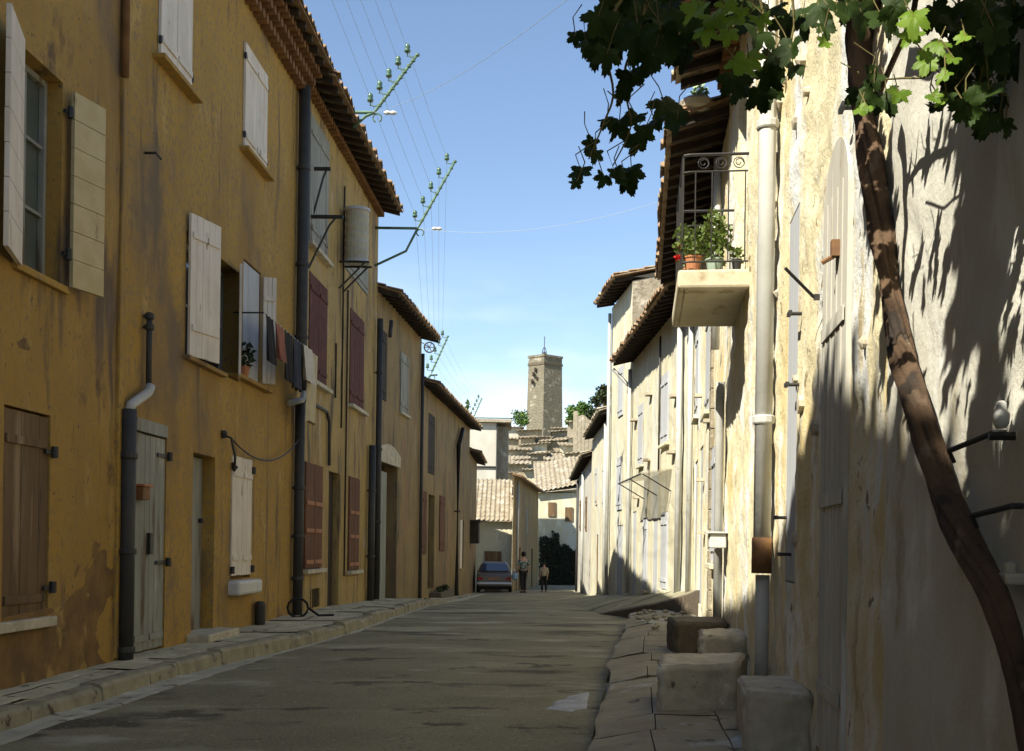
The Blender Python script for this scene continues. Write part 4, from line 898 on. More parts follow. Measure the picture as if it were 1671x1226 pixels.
# lower right furniture on the near wall: rods that held shutters / vine, white boxes
for i,(xa,ya,xb,yb,lab) in enumerate(((1548,736,1622,706,'upper of two black iron rods crossing behind the vine trunk'),(1585,842,1650,826,'lower of two black iron rods crossing behind the vine trunk'))):
    Ya, za = W.px(xa,ya,.10); Yb_, zb_ = W.px(xb,yb,.03); mb = MB(); mb.tube([W.p(Ya,.10,za), W.p(Yb_,.03,zb_), W.p(Yb_,-.02,zb_)], .008, 8); mb.tube([W.p(Ya,.10,za), W.p(Ya+.02,.08,za-.03)], .006, 6)
    tag(mb.build('iron_rod', IRON), lab, 'rod')
Yb_, zb_ = W.px(1640,680,.03)
t = empty('porcelain_insulator', W.p(Yb_,0,zb_-.08), 'white porcelain cap on the wall at the right edge above the rod', 'insulator')
mb = MB(); mb.lathe(W.p(Yb_,.04,zb_-.03), [(.012,0),(.019,.012),(.021,.035),(.013,.05),(.012,.065),(.006,.07)], 14); mb.build('cap', WBOX, t, smooth=True)
mb = MB(); mb.tube([W.p(Yb_,-.02,zb_-.05), W.p(Yb_,.07,zb_-.05)], .012, 6); mb.build('pin', IRON, t)
Yb_, zb_ = W.px(1640,935,.03)
t = empty('stone_ledge', W.p(Yb_,0,zb_-.08), 'pale stone ledge beside the vine trunk low at the right edge', 'ledge')
mb = MB(); W.box(mb, Yb_-.06, Yb_+.03, -.02, .05, zb_-.03, zb_+.0); mb.build('slab', STONE, t, bevel=.008)
mb = MB(); mb.lathe(W.p(Yb_,.02,zb_+.001), [(.018,0),(.016,.02),(.006,.027)], 10); mb.build('knob', STONE, t)
# vertical trim bands on the near house
for (xa, xb, yt, yb, m, nn) in ((1256,1253,200,1060,CREAM2,.02),):
    mb = MB(); W.box(mb, W.px(xa,600)[0], W.px(xb,600)[0], -.02, .03, -1.2, 5.2); mb.build('pilaster', m, h, bevel=.008)
# stone doorsteps
def step(c1, c2, c3, c4, z0, z1, label, m=STONE):
    c = (Vector(c1)+Vector(c2)+Vector(c3)+Vector(c4))/4
    import bmesh
    bm = bmesh.new(); q = [Vector((p[0],p[1],0))-Vector((c.x,c.y,0)) for p in (c1,c2,c3,c4)]
    vs = [bm.verts.new((p.x,p.y,z)) for z in (0,z1-z0) for p in q]
    for f in ((0,3,2,1),(4,5,6,7),(0,1,5,4),(1,2,6,5),(2,3,7,6),(3,0,4,7)): bm.faces.new([vs[i] for i in f])
    bm.normal_update(); bmesh.ops.bevel(bm, geom=bm.edges[:], offset=.016, segments=2, affect='EDGES')
    bmesh.ops.subdivide_edges(bm, edges=[e for e in bm.edges if e.calc_length() > .08], cuts=11, use_grid_fill=True)
    for v in bm.verts: v.co += Vector((nz3(*v.co,4+c.y), nz3(v.co.y,v.co.z,v.co.x,4+c.x), nz3(v.co.z,v.co.x,v.co.y,4)))*.014+Vector((nz3(*v.co,14),nz3(v.co.y,v.co.z,v.co.x,14),nz3(v.co.z,v.co.x,v.co.y,13)))*.014
    me = bpy.data.meshes.new('stone_step'); bm.to_mesh(me); bm.free(); me.materials.append(m)
    for p in me.polygons: p.use_smooth = True
    o = bpy.data.objects.new('stone_step', me); COL.objects.link(o); o.location = (c.x, c.y, z0); tag(o, label, 'step', 'stone doorsteps along the cream wall'); return o
zt_ = -.80
A1 = gp(1215,1131,zt_); A2 = gp(1203,1102,zt_)
step((A1.x,A1.y),(W.p(A1.y,0,0).x+.03,A1.y),(W.p(A2.y+.1,0,0).x+.03,A2.y+.1),(A2.x,A2.y), RP-.05, zt_, 'largest pale-topped doorstep block, nearest the viewer')
B1 = gp(1073,1087,zt_); B2 = gp(1208,1083,zt_); B3 = gp(1215,1064,zt_); B4 = gp(1077,1068,zt_)
step(B1[:2],B2[:2],B3[:2],B4[:2], RP-.05, zt_, 'long low block jutting farthest over the pavement')
C1 = gp(1142,1037,zt_+.03); C2 = gp(1221,1037,zt_+.03); C3 = gp(1222,1027,zt_+.03); C4 = gp(1143,1027,zt_+.03)
step(C1[:2],C2[:2],(C3.x+.1,C3.y+.1),(C4.x,C4.y+.1), RP-.05, zt_+.03, 'pale-edged square block beside the foot of the big downpipe')
D1 = gp(1101,1015,zt_+.02); D2 = gp(1172,1015,zt_+.02)
step(D1[:2],(D2.x+.1,D2.y),(D2.x+.2,D2.y+.9),(D1.x+.04,D1.y+.9), RP-.05, zt_+.02, 'farthest doorstep block, dark faced, by the thin pipe', STONE_D)

# ---- R1b
h = R1b = house('house', 'cream house past the balcony with a deep dark eave', W, Ypipe2, 20.3, -1.0)
d1 = dict(Y0=17.0,Y1=17.9,z0=-.9,z1=1.6,d=.12); d2 = dict(Y0=18.6,Y1=19.5,z0=-.95,z1=1.5,d=.12); w1 = dict(Y0=15.2,Y1=16.1,z0=1.9,z1=3.4,d=.12); w2 = dict(Y0=18.3,Y1=19.1,z0=2.2,z1=3.7,d=.12); w3 = dict(Y0=13.6,Y1=14.4,z0=-.2,z1=1.3,d=.1)
mb = MB(); facade(mb, W, Ypipe2, 20.295, -3, 4.95, [d1,d2,w1,w2,w3], .12, .02); mb.build('wall', CREAM, h, smooth=True)
street_roof(h, W, Ypipe2, 20.295, 5.05, .70, soff=CREAM, jit=.04)
for o in (d1,d2): wleaf('door', PALEB, h, W, o['Y0']+.01, o['Y1']-.01, -.05, o['z0'], o['z1']-.01, nb=3)
for o in (w1,w2,w3): shut(W,h,o,PALEB,.0); sill(W,h,o,CREAM2,.10)
mb = MB()
z = -1.1; k = 0
while z < 4.7: W.box(mb, 14.75, 15.10+.0*(k%2), -.02, .035, z, z+.26); z += .27; k += 1
mb.build('quoin_strip', STONEW, h, bevel=.01)
downpipe(W, h, PIPEG, [(13.3,4.7),(13.3,2.4)], .05, .08); downpipe(W, h, PIPEG, [(19.9,4.6),(19.9,-.9)], .05, .08)
for (Ya,za) in ((14.9,1.7),(16.5,1.0),(17.5,2.4),(16.2,.2)):
    mb = MB(); W.box(mb, Ya, Ya+.16, 0, .12, za, za+.05); mb.build('corbel', STONE, h)
pl = empty('potted_plant', W.p(12.95,.45,5.2), 'pale green plant in a pot on the roof edge under the vine leaves', 'potted plant')
c = at(1136,178,12.8); mb = MB(); mb.lathe(c, [(.10,-.06),(.19,.0),(.21,.06),(.17,.10)], 14); mb.build('pot', STONE, pl)
mb = MB(); bush(mb, c+Vector((.02,0,.18)), .10,.10,.10, 90, .07); mb.build('foliage', mat('pale_succulent', (.28,.38,.20), rough=.6, bump=0), pl)

# ---- R2
W = R2W
h = R2 = house('house', 'cream house with grey shutters and a thin glass canopy', W, 20.3, 29, -1.0)
g1 = opx(W,1090,1078,840,945); g1 = dict(Y0=22.9,Y1=23.7,z0=-.9,z1=.75,d=.12); g2 = dict(Y0=24.3,Y1=25.0,z0=-1.2,z1=.62,d=.12); g3 = dict(Y0=25.7,Y1=26.3,z0=-1.0,z1=.7,d=.12); u1 = dict(Y0=23.0,Y1=23.9,z0=2.2,z1=3.7,d=.12); u2 = dict(Y0=26.6,Y1=27.4,z0=2.0,z1=3.5,d=.12); g4 = dict(Y0=27.7,Y1=28.4,z0=-1.3,z1=.9,d=.15)
mb = MB(); facade(mb, W, 20.305, 28.995, -3, 4.80, [g1,g2,g3,g4,u1,u2], .3, .02); mb.build('wall', CREAM2, h, smooth=False)
street_roof(h, W, 20.305, 28.995, 4.9, .55, soff=STONEW, jit=.05)
for o in (g1,g3,u1,u2): shut(W,h,o,PALEB,.0); sill(W,h,o,CREAM2,.08)
for o in (g2,g4): wleaf('door', PALEB, h, W, o['Y0']+.01, o['Y1']-.01, -.05, o['z0'], o['z1'], nb=3)
mb = MB(); za = 1.50
p = [W.p(22.6,0,za+.1),W.p(26.4,0,za+.1),W.p(26.4,.62,za),W.p(22.6,.62,za)]; mb.hexa(p+[a+Vector((0,0,.03)) for a in p]); cn = mb.build('canopy', mat('dusty_glass', (.42,.37,.27), rough=.4, bump=.1, glassy=.65), h)
mb = MB()
for y in (22.6,24.5,26.4): mb.tube([W.p(y,0,za-.35), W.p(y,.6,za-.0)], .014, 6)
mb.tube([W.p(22.6,.63,za),W.p(26.4,.63,za)], .016, 6); mb.build('canopy_bracket', IRON, cn)
downpipe(W, h, PIPEG, [(28.6,4.6),(28.6,-1.2)], .05, .09); downpipe(W, h, PIPEK, [(24.05,4.6),(24.05,za+.15)], .022, .04, 'thin_pipe'); downpipe(W, h, PIPEG, [(21.3,4.6),(21.3,-.9)], .06, .09)
mb = MB(); mb.tube([W.p(28.9,.50,4.65), W.p(28.75,.05,4.15)], .045, 8); mb.build('gutter_pipe', PIPEG, h)
for (Ya,za2) in ((21.9,3.0),(25.5,2.0),(22.2,1.9),(27.9,3.2),(25.3,3.5),(27.2,1.2)):
    mb = MB(); W.box(mb, Ya, Ya+.35, 0, .14, za2, za2+.06); mb.build('corbel', STONE, h)
# ---- R3 taller with rubble gable
W = R3W
h = R3 = house('house', 'tall house with a rubble stone side wall above the lower cream roofs', W, 29, 32.4, -1.3)
k1 = dict(Y0=30.2,Y1=31.0,z0=3.6,z1=5.0,d=.12); k2 = dict(Y0=30.2,Y1=31.0,z0=1.0,z1=2.5,d=.12); k3 = dict(Y0=30.0,Y1=30.9,z0=-1.5,z1=.6,d=.12)
mb = MB(); facade(mb, W, 29.005, 32.395, -3, 7.0, [k1,k2,k3], .4, .02, depth=5, body=False); mb.build('wall', CREAM2, h)
mb = MB()
a_, b_, c_, d_ = W.p(29.005,0,0), W.p(29.005,-5,0), W.p(32.395,-5,0), W.p(32.395,0,0)
def up(p, z): return Vector((p.x,p.y,z))
mb.add([up(a_,-3),up(b_,-3),up(b_,8.1),up(a_,7.0)], [(0,1,2,3)])
mb.add([up(d_,-3),up(c_,-3),up(c_,8.1),up(d_,7.0)], [(3,2,1,0)]); mb.add([up(b_,-3),up(c_,-3),up(c_,8.1),up(b_,8.1)], [(0,1,2,3)])
mb.build('side_wall', STONEW, h)
street_roof(h, W, 29.005, 32.395, 7.1, .52, pitch=.22, run=5, soff=STONEW, near_ov=.12, jit=.04)
for o in (k1,k2): shut(W,h,o,PALEB,.0)
wleaf('door', PALEB, h, W, k3['Y0'], k3['Y1'], -.05, -1.5, k3['z1'], nb=3)
downpipe(W, h, PIPEG, [(32.2,6.8),(32.2,-1.5)], .05, .09)
# ---- R4, R5
W = R4W; h = R4 = house('house', 'lower cream house beyond the tall rubble gable', W, 32.4, 40.5, -1.6)
k1 = dict(Y0=34,Y1=34.8,z0=1.2,z1=2.6,d=.12); k2 = dict(Y0=36.8,Y1=37.6,z0=-1.6,z1=.4,d=.12); k3 = dict(Y0=37.5,Y1=38.2,z0=1.4,z1=2.7,d=.12)
mb = MB(); facade(mb, W, 32.405, 40.495, -3, 3.9, [k1,k2,k3], .5, .02); mb.build('wall', CREAM2, h); street_roof(h, W, 32.405, 40.495, 4.0, .35, tm=TILE2, soff=CREAM2)
for o in (k1,k3): shut(W,h,o,PALEB,.0)
wleaf('door', BROWNW, h, W, k2['Y0'], k2['Y1'], -.05, -1.7, k2['z1'], nb=3); downpipe(W, h, PIPEG, [(33,3.7),(33,-1.7)], .05, .09)
W = R5W; h = R5 = house('house', 'farthest pale house on the right side of the street', W, 40.5, 56, -1.9)
k1 = dict(Y0=44,Y1=45,z0=.6,z1=2.0,d=.12); k2 = dict(Y0=47,Y1=48,z0=-2.1,z1=.1,d=.12); k3 = dict(Y0=50,Y1=51,z0=.7,z1=2.1,d=.12)
mb = MB(); facade(mb, W, 40.505, 55.9, -3, 3.3, [k1,k2,k3], .6, .02); mb.build('wall', WHITEW, h); street_roof(h, W, 40.505, 55.9, 3.4, .40, tm=TILE2, soff=CREAM2)
for o in (k1,k3): shut(W,h,o,BROWNW,.0)
wleaf('door', BROWNW, h, W, k2['Y0'], k2['Y1'], -.05, -2.1, k2['z1'], nb=3)
downpipe(W, h, PIPEG, [(46,3.1),(46,-2.1)], .06, .1); downpipe(W, h, PIPEK, [(52,3.1),(52,-2.2)], .06, .1)

# ------------------------------------------------------------------ hill, village, tower, trees
mb = MB(); vs = []; NH = 40
def hillz(x, y):
    d = math.exp(-((x-12)/60)**2)*(1-math.exp(-(max(0,y-72)/62)**2)); return -3.2+15.5*d+.8*nz3(x,y,0,.08)*(d > .02)
for j in range(NH+1):
    for i in range(NH+1): x = -110+240*i/NH; y = 72+220*j/NH; vs.append((x,y,hillz(x,y)))
mb.add(vs, [(j*(NH+1)+i, j*(NH+1)+i+1, (j+1)*(NH+1)+i+1, (j+1)*(NH+1)+i) for j in range(NH) for i in range(NH)])
tag(mb.build('hill', mat('scrubby_hill', (.26,.22,.13), (.12,.13,.06), .4, bump=.6, bscale=1, bdist=.3), smooth=True), 'low dry hill rising behind the street', 'hill', kind='structure')
GV = 'old houses stacked on the hillside'
def vhouse(x0, x1, yt, Y, label, wm=STONEW, dep=5, mono=1, roofpx=14, wins=2, yb=None, tilt=0.0):
    """hillside house: x0..x1 / eave row yt in the view at distance Y; roof pitches up away from us"""
    a = at(x0,yt,Y); b = at(x1,yt,Y); zt = a.z; zb = min(hillz((a.x+b.x)/2, Y), zt-2)-1.5; zb = -3.3 if Y < 75 else zb
    t = empty('village_house', ((a.x+b.x)/2, Y+dep/2, zb), label, 'house', GV)
    rise = roofpx/F*Y; dz = tilt*(b.x-a.x)
    mb = MB(); mb.hexa([(a.x,Y,zb),(b.x,Y,zb),(b.x,Y+dep,zb),(a.x,Y+dep,zb),(a.x,Y,zt),(b.x,Y,zt+dz),(b.x,Y+dep,zt+dz+rise),(a.x,Y+dep,zt+rise)]); mb.build('wall', wm, t)
    S = math.hypot(dep+.4, rise); cs = (dep+.4)/S; sn = rise/S; L = b.x-a.x+.6
    mb = MB(); tiles(mb, lambda aa,s,hh: Vector((a.x-.3+aa, Y-.4+s*cs, zt-.0+s*sn+hh+dz*aa/L)), L, S, .35, .7, .03); mb.build('roof', TILE2, t)
    for i in range(wins):
        x = a.x+(b.x-a.x)*(i+.5+U(-.15,.15))/max(wins,1); z = zt-U(1.0,1.6); w = U(.3,.42); hh = U(.45,.7)
        mb = MB(); mb.box(x-w,x+w,Y-.03,Y+.05,z-hh,z+hh*.3); f = mb.build('window', DARKW, t)
        mb = MB(); mb.box(x-w-.08,x+w+.08,Y-.12,Y-.031,z-hh-.12,z-hh-.002); mb.build('sill', STONE, f)
vhouse(812,860,758,84,'stone village house right of the whitewashed block, with one low roof',wins=2,roofpx=22)
vhouse(858,896,768,82,'pale village house just left of the cream end house',CREAM2,wins=1,roofpx=12)
vhouse(893,940,752,88,'village house whose roof shows over the cream end house',CREAM2,wins=1,roofpx=20)
vhouse(826,862,735,92,'village house with two dark openings in the middle of the slope',wins=2,roofpx=14)
vhouse(852,892,728,96,'village house in the centre of the slope under the tower',CREAM2,wins=2,roofpx=10,tilt=.12)
vhouse(884,925,722,100,'village house right below the tower foot',STONEW,wins=2,roofpx=13,tilt=.1)
vhouse(826,850,698,108,'highest village house on the left of the slope',WHITEW,wins=1,roofpx=6)
vhouse(846,884,704,106,'high village house left of the tower foot',STONEW,wins=2,roofpx=10,tilt=.08)
vhouse(905,945,700,110,'high village house right of the tower foot',STONEW,wins=2,roofpx=10)
vhouse(918,962,728,92,'village house on the right of the slope with a broken wall',CREAM2,wins=2,roofpx=14)
vhouse(930,985,690,98,'broad village house under the dark cypress',STONEW,wins=2,roofpx=14)
vhouse(936,975,770,80,'lowest village house beside the right row',WHITEW,wins=1,roofpx=16)
VX = [(818,842,772,78),(842,870,752,86),(866,892,742,90),(896,922,738,94),(924,950,742,86),(816,838,748,90),(868,898,714,103),(900,926,706,107),(822,846,716,102),(850,872,716,101),(930,952,716,96)]
VL = ['small village house just above the low tiled roof','small village house left of centre with a sagging eave','small village house in the middle row','small middle-row village house right of centre','small village house behind the broken wall line','small village house beside the whitewashed block','small upper village house under the tower left corner','small upper village house under the tower right corner','small upper village house at the far left of the slope','small narrow village house in the upper row','small right-hand village house near the dark trees']
for (xa,xb,yt,YY),lb in zip(VX,VL): vhouse(xa,xb,yt,YY,lb,[STONEW,CREAM2,WHITEW][int(R()*3)],dep=3.5,roofpx=U(5,10),wins=1 if R() < .6 else 2,tilt=U(-.12,.16))
for (x,y,s) in ((905,712,.6),(869,745,.5),):
    pass
# chimneys as parts of two village houses are omitted at this size; ruined wall
t = empty('ruined_wall', at(945,690,90)-Vector((0,0,4)), 'broken stone wall stump beside the broad village house', 'wall')
mb = MB(); a = at(936,672,90)
for i in range(6):
    q = at(936+i*6, 672+i*2.5+U(-4,5), 90); mb.box(q.x, q.x+.32, 90, 90.8, q.z-3.4, q.z)
mb.build('masonry', STONEW, t)
# tower
TY = 140; tc = at(889,583,TY); tb = at(888,690,TY)
t = empty('stone_tower', (tc.x,TY,tb.z), 'square weathered stone bell tower rising over the village', 'tower')
th = math.radians(8)
def ring(w, z, c=tc):
    # corner toward the viewer
    L_ = at(862,583,TY).x-tc.x; Rr = at(917,583,TY).x-tc.x; cx = at(887,583,TY).x-tc.x
    pts = [Vector((cx*1,-1.6)), Vector((Rr,0.2)), Vector((-cx+Rr+L_,2.2)), Vector((L_,0.0))]; m = sum(pts, Vector((0,0)))/4
    return [Vector((c.x+(m+(p-m)*w).x, TY+(m+(p-m)*w).y, z)) for p in pts]
def frus(w0,z0,w1,z1): mb = MB(); mb.hexa(ring(w0,z0)+ring(w1,z1)); return mb
mb = frus(1.12,tb.z-5,1.0,tc.z-1.15)
TOWM = mat('tower_masonry', (0.197,0.175,0.123), (0.136,0.120,0.085), 2.5, bump=1.0, bscale=3, bdist=.15, stretch=(1,1,2.2), layers=[((0.116,0.103,0.078),3,.56,.66,(1,1,3)),((0.340,0.310,0.239),1.2,.55,.7,(1,1,1))])
mb.build('shaft', TOWM, t)
mb = frus(1.05,tc.z-1.149,1.05,tc.z-.85); mb.build('string_course', STONE_D, t)
mb = frus(1.0,tc.z-.849,1.0,tc.z-.15); mb.build('belfry', TOWM, t); mb = frus(1.06,tc.z-.149,1.06,tc.z+.12); mb.build('parapet', TOWM, t)
mb = MB()
for (x,y) in ((870,610),(876,618),(868,622),(873,603)):
    q = at(x,y,TY-.9); mb.box(q.x-.13,q.x+.13,TY-1.15,TY-.3,q.z-.17,q.z+.17)
mb.build('putlog_opening', DARKW, t)
mb = MB(); c = Vector((tc.x-.1,TY+.4,tc.z+.1))
for a in range(4): mb.tube([c+Vector((.35*math.cos(a*1.57),.35*math.sin(a*1.57),0)), c+Vector((.2*math.cos(a*1.57),.2*math.sin(a*1.57),.9)), c+Vector((0,0,1.3))], .05, 5)
mb.lathe(c+Vector((0,0,.35)), [(.22,0),(.16,.25),(.05,.35)], 10); mb.tube([c+Vector((0,0,1.3)), c+Vector((0,0,2.6))], .05, 5); mb.build('bell_cage', IRON, t)

def tree(name, base, hgt, rr, label, m, n=1500, s=.35, trunk=.3, cone=False):
    t = empty(name, base, label, 'tree', 'trees between the roofs'); base = Vector(base)
    mb = MB(); mb.tube([base, base+Vector((.1,0,hgt*.35)), base+Vector((0,.1,hgt*.8))], [.16*hgt/5,.11*hgt/5,.03], 8); 
    for k in range(5):
        a = k*1.3; b = base+Vector((0,0,hgt*(.3+.08*k))); mb.tube([b, b+Vector((rr*.6*math.cos(a),rr*.6*math.sin(a),hgt*.2))], [.06,.02], 5)
    mb.build('trunk', BARK, t)
    mb = MB()
    if cone:
        for i in range(n):
            g = R(); z = base.z+hgt*(.12+.88*g); r = rr*(1-g)**.6*R()**.4*(1+.25*nz3(g*5,i*.01,0,1)); a = U(0,6.283); q = Vector((base.x+r*math.cos(a), base.y+r*math.sin(a), z)); bush(mb, q, .1,.1,.15, 1, s)
    else:
        for k in range(9):
            c = base+Vector((U(-.55,.55)*rr, U(-.55,.55)*rr, hgt*(.55+U(-.15,.25)))); bush(mb, c, rr*.55, rr*.55, rr*.42, n//9, s)
    mb.build('crown', m, t)
q = at(944,672,100); tree('broadleaf_tree', (q.x,100,q.z-3.0), 4.9, 1.15, 'round bright green tree beside the broken wall', TREEG, 1700, .28)
q = at(975,672,60); tree('ivy_clad_tree', (q.x,60,q.z-2.2), 3.9, .62, 'dark dense tree standing above the right roofs', CYP, 1500, .2, cone=False)
q = at(984,640,62); tree('ivy_clad_tree', (q.x,61,q.z-2.5), 3.2, .5, 'dark leaning tree nearest the tall right house', CYP, 900, .18)
q = at(762,690,70); tree('cypress_tree', (q.x,70,-2.0), at(762,655,70).z+2.0, .5, 'small grey-green cypress above the low ochre roof', TREEG, 900, .2, cone=True)
q = at(850,690,135); tree('broadleaf_tree', (q.x,135,q.z-1.5), 3.2, 1.3, 'low green tree left of the tower', TREEG, 600, .35)

# ------------------------------------------------------------------ wire brackets, insulators and cables
GI = 'electric line brackets on the left houses'
def insul(t, p):
    mb = MB(); mb.tube([p-Vector((0,0,.10)), p], .012, 5); mb.lathe(p-Vector((0,0,.02)), [(.055,0),(.062,.03),(.04,.07),(.055,.09),(.04,.14),(.015,.16)], 10); return mb.build('insulator', INSUL, t, smooth=True)
TIPS = []
def wirebr(Y, foot, knee, tip, strut, label, n=5, r=.032, sgn=1):
    a, k, e = at(*foot,Y), at(*knee,Y), at(*tip,Y)
    wx = leftX(Y)-.1
    t = empty('wire_bracket', Vector((wx,Y,a.z)), label, 'wire bracket', GI)
    mb = MB(); mb.tube([Vector((wx,Y,k.z)), k, k.lerp(e,.12)+Vector((0,0,.0)), e], [r,r,r,r*.8], 8); mb.tube([Vector((wx,Y,at(*strut[0],Y).z-.2)) if 0 else at(*strut[0],Y), at(*strut[1],Y), k], r*.9, 8)
    mb.build('pole', GREENM, t, smooth=True)
    mb = MB(); c = k+Vector((.06,0,-.10)); mb.tube([c+Vector((.08*math.cos(q/3),0,.08*math.sin(q/3))) for q in range(-3,14)], .015, 6); mb.build('scroll', GREENM, t)
    mb = MB(); d = (e-k)
    for i in range(2*n): p = k+d*(.12+.86*i/(2*n-1)); mb.lathe(p, [(r*1.35,-.02),(r*1.35,.02)], 8)
    mb.build('clamps', GREENM, t)
    out = []
    nrm = Vector((-d.z,0,d.x)).normalized()
    if nrm.z < 0: nrm = -nrm
    for i in range(n):
        p = k+d*(.12+.84*i/(n-1)); o = p+Vector((-.17,0,.09)); mb = MB(); mb.tube([p, p+Vector((-.10,0,-.02)), o-Vector((0,0,.08))], .011, 5); mb.build('insulator_arm', GREENM, t)
        insul(t, o); out.append(o+Vector((0,0,.05)))
    TIPS.append(out); return k
k1_ = wirebr(20.5, (570,188), (610,184), (682,88), ((576,208),(596,190)), 'green bracket with five insulators above the dark eave, highest of the row')
k2_ = wirebr(25.7, (600,373), (681,373), (743,262), ((602,438),(662,410)), 'green bracket with five insulators on two arms at the end of the second house')
k3_ = wirebr(36.0, (690,612), (702,612), (731,548), ((690,625),(697,618)), 'small green bracket above the low ochre roof', r=.03)
k4_ = wirebr(58.0, (768,690), (772,682), (786,650), ((766,692),(770,686)), 'tiny distant bracket with insulators above the far roofs', r=.03)
def sag(a, b, s, n=24): return [a.lerp(b,i/n)-Vector((0,0,4*s*(i/n)*(1-i/n))) for i in range(n+1)]
for i in range(5):
    d0 = TIPS[0][i]; far = [d0+(d0-TIPS[1][i])*3.2+Vector((0,0,.2))]
    pts = sag(far[0], TIPS[0][i], .12)+sag(TIPS[0][i], TIPS[1][i], .04)[1:]+sag(TIPS[1][i], TIPS[2][i], .1)[1:]+sag(TIPS[2][i], TIPS[3][i], .2)[1:]
    mb = MB(); mb.tube(pts, .0034, 5)
    tag(mb.build('cable', WIRE), 'thin overhead cable in the bundle of five running down the street', 'cable', 'five overhead cables along the street')
mb = MB(); mb.tube(sag(k1_, RWALL.p(7.5,.05,5.0), .35), .0034, 5); tag(mb.build('cable', WIRE), 'thin cable crossing the street from the highest bracket to behind the vine leaves', 'cable')
mb = MB(); mb.tube(sag(k2_, at(1090,325,20.2), .30), .0045, 5); tag(mb.build('cable', WIRE), 'thin cable crossing the street from the two-armed bracket to the deep dark eave', 'cable')
for k_, l_ in ((k1_,'white tension insulator on the upper crossing cable'),(k2_,'white tension insulator on the lower crossing cable')):
    mb = MB(); c = k_+Vector((.45 if k_ is k2_ else .3,0,.0)); m3 = Matrix.Rotation(math.pi/2,3,'Y'); mb.lathe(c, [(.02,-.12),(.045,-.06),(.03,0),(.045,.06),(.02,.12)], 10, m3); tag(mb.build('tension_insulator', WBOX), l_, 'insulator')
# pulley wheel at the third eave
c = at(700,567,32.6); t = empty('pulley_wheel', c, 'small iron pulley wheel hanging at the end of the third roof', 'pulley')
mb = MB(); mb.tube([c+Vector((.15*math.cos(a/16*6.283),0,.15*math.sin(a/16*6.283))) for a in range(17)], .022, 6); mb.build('rim', IRON, t)
mb = MB()
for a in range(3): d = Vector((.15*math.cos(a*1.047),0,.15*math.sin(a*1.047))); mb.tube([c-d,c+d],.012,5)
mb.tube([c, c+Vector((-.4,0,.25))], .014, 5); mb.build('spokes', IRON, t)

# ------------------------------------------------------------------ grapevine
vine = empty('grapevine', gp(1668,1226,-.43), 'old grapevine with a thick twisted trunk climbing the cream wall at the right', 'vine')
W = RWALL
TP = [(1745,1420,.07,58),(1700,1260,.07,58),(1660,1090,.07,55),(1628,980,.07,58),(1585,900,.07,60),(1545,820,.07,58),(1520,745,.07,56),(1498,670,.07,52),(1478,600,.055,46),(1465,545,.055,50),(1450,470,.055,42),(1441,400,.055,46),(1431,330,.055,46),(1424,270,.055,52),(1414,205,.055,44),(1408,140,.055,58),(1404,70,.055,52),(1412,0,.055,56),(1425,-80,.055,50),(1440,-180,.055,40)]
pts = []; rad = []
for x,y,n,w in TP:
    Y,z = W.px(x,y,n); pts.append(W.p(Y,n,z)); rad.append(w/2/F*Y*.80)
# resample, twisted ridged section
def smoothp(P, k=6):
    out = []
    for i in range(len(P)-1):
        p0 = P[max(i-1,0)]; p1 = P[i]; p2 = P[i+1]; p3 = P[min(i+2,len(P)-1)]
        for j in range(k):
            t = j/k; out.append(.5*((2*p1)+(p2-p0)*t+(2*p0-5*p1+4*p2-p3)*t*t+(3*p1-p0-3*p2+p3)*t**3))
    return out+[P[-1]]
C_ = smoothp(pts, 8); Rr = smoothp([Vector((r,0,0)) for r in rad], 8); n = 52; vs = []
for i, p in enumerate(C_):
    d = (C_[min(i+1,len(C_)-1)]-C_[max(i-1,0)]).normalized(); a = d.cross(Vector((0,1,0))).normalized(); b = d.cross(a)
    for k in range(n):
        th_ = 6.283*k/n; tw = th_+i*.05; r = Rr[i].x*(1+.15*math.sin(3*tw)+.08*math.sin(7*tw+i*.1)+.05*math.sin(13*tw-i*.07)+.24*nz3(0,0,i*.13,1)+.10*nz3(math.cos(tw)*1.5,math.sin(tw)*1.5,i*.12,1.0)+.06*nz3(math.cos(tw)*5,math.sin(tw)*5,i*.15,1.0))
        vs.append(p+(a*math.cos(th_)+b*math.sin(th_))*r)
mb = MB(); mb.add(vs, [(i*n+k, i*n+(k+1)%n, (i+1)*n+(k+1)%n, (i+1)*n+k) for i in range(len(C_)-1) for k in range(n)]); mb.build('trunk', BARK, vine, smooth=True)
# branches and shoots
def br(P, r0, r1, name='branch', m=BARK, nn=7):
    P = smoothp([Vector(p) for p in P], 6); mb = MB(); mb.tube(P, [r0+(r1-r0)*i/(len(P)-1) for i in range(len(P))], nn); mb.build(name, m, vine, smooth=True)
br([at(1435,150,3.75), at(1452,110,3.6), at(1470,70,3.4), at(1490,20,3.2), at(1500,-60,3.0)], .011, .008)
br([at(1410,60,3.9), at(1380,-10,3.7), at(1320,-60,3.5), at(1250,-70,3.4), at(1150,-50,3.3), at(1060,-30,3.2), at(1020,-10,3.15)], .022, .010)
br([at(1425,-60,3.8), at(1500,-120,3.2), at(1600,-200,2.8), at(1640,-260,2.4), at(1600,-420,2.0)], .025, .012)
br([at(1060,-30,3.2), at(1040,60,3.15), at(1020,110,3.15), at(1022,160,3.15), at(1028,210,3.15), at(1000,270,3.15)], .005, .002, 'shoot', TWIG, 5)
br([at(1020,-10,3.15), at(985,60,3.1), at(1000,150,3.1), at(985,200,3.1), at(960,260,3.1)], .005, .002, 'shoot', TWIG, 5)
br([at(1540,80,3.1), at(1530,100,3.1), at(1510,125,3.15), at(1470,128,3.3), at(1440,130,3.5)], .004, .003, 'shoot', TWIG, 5)
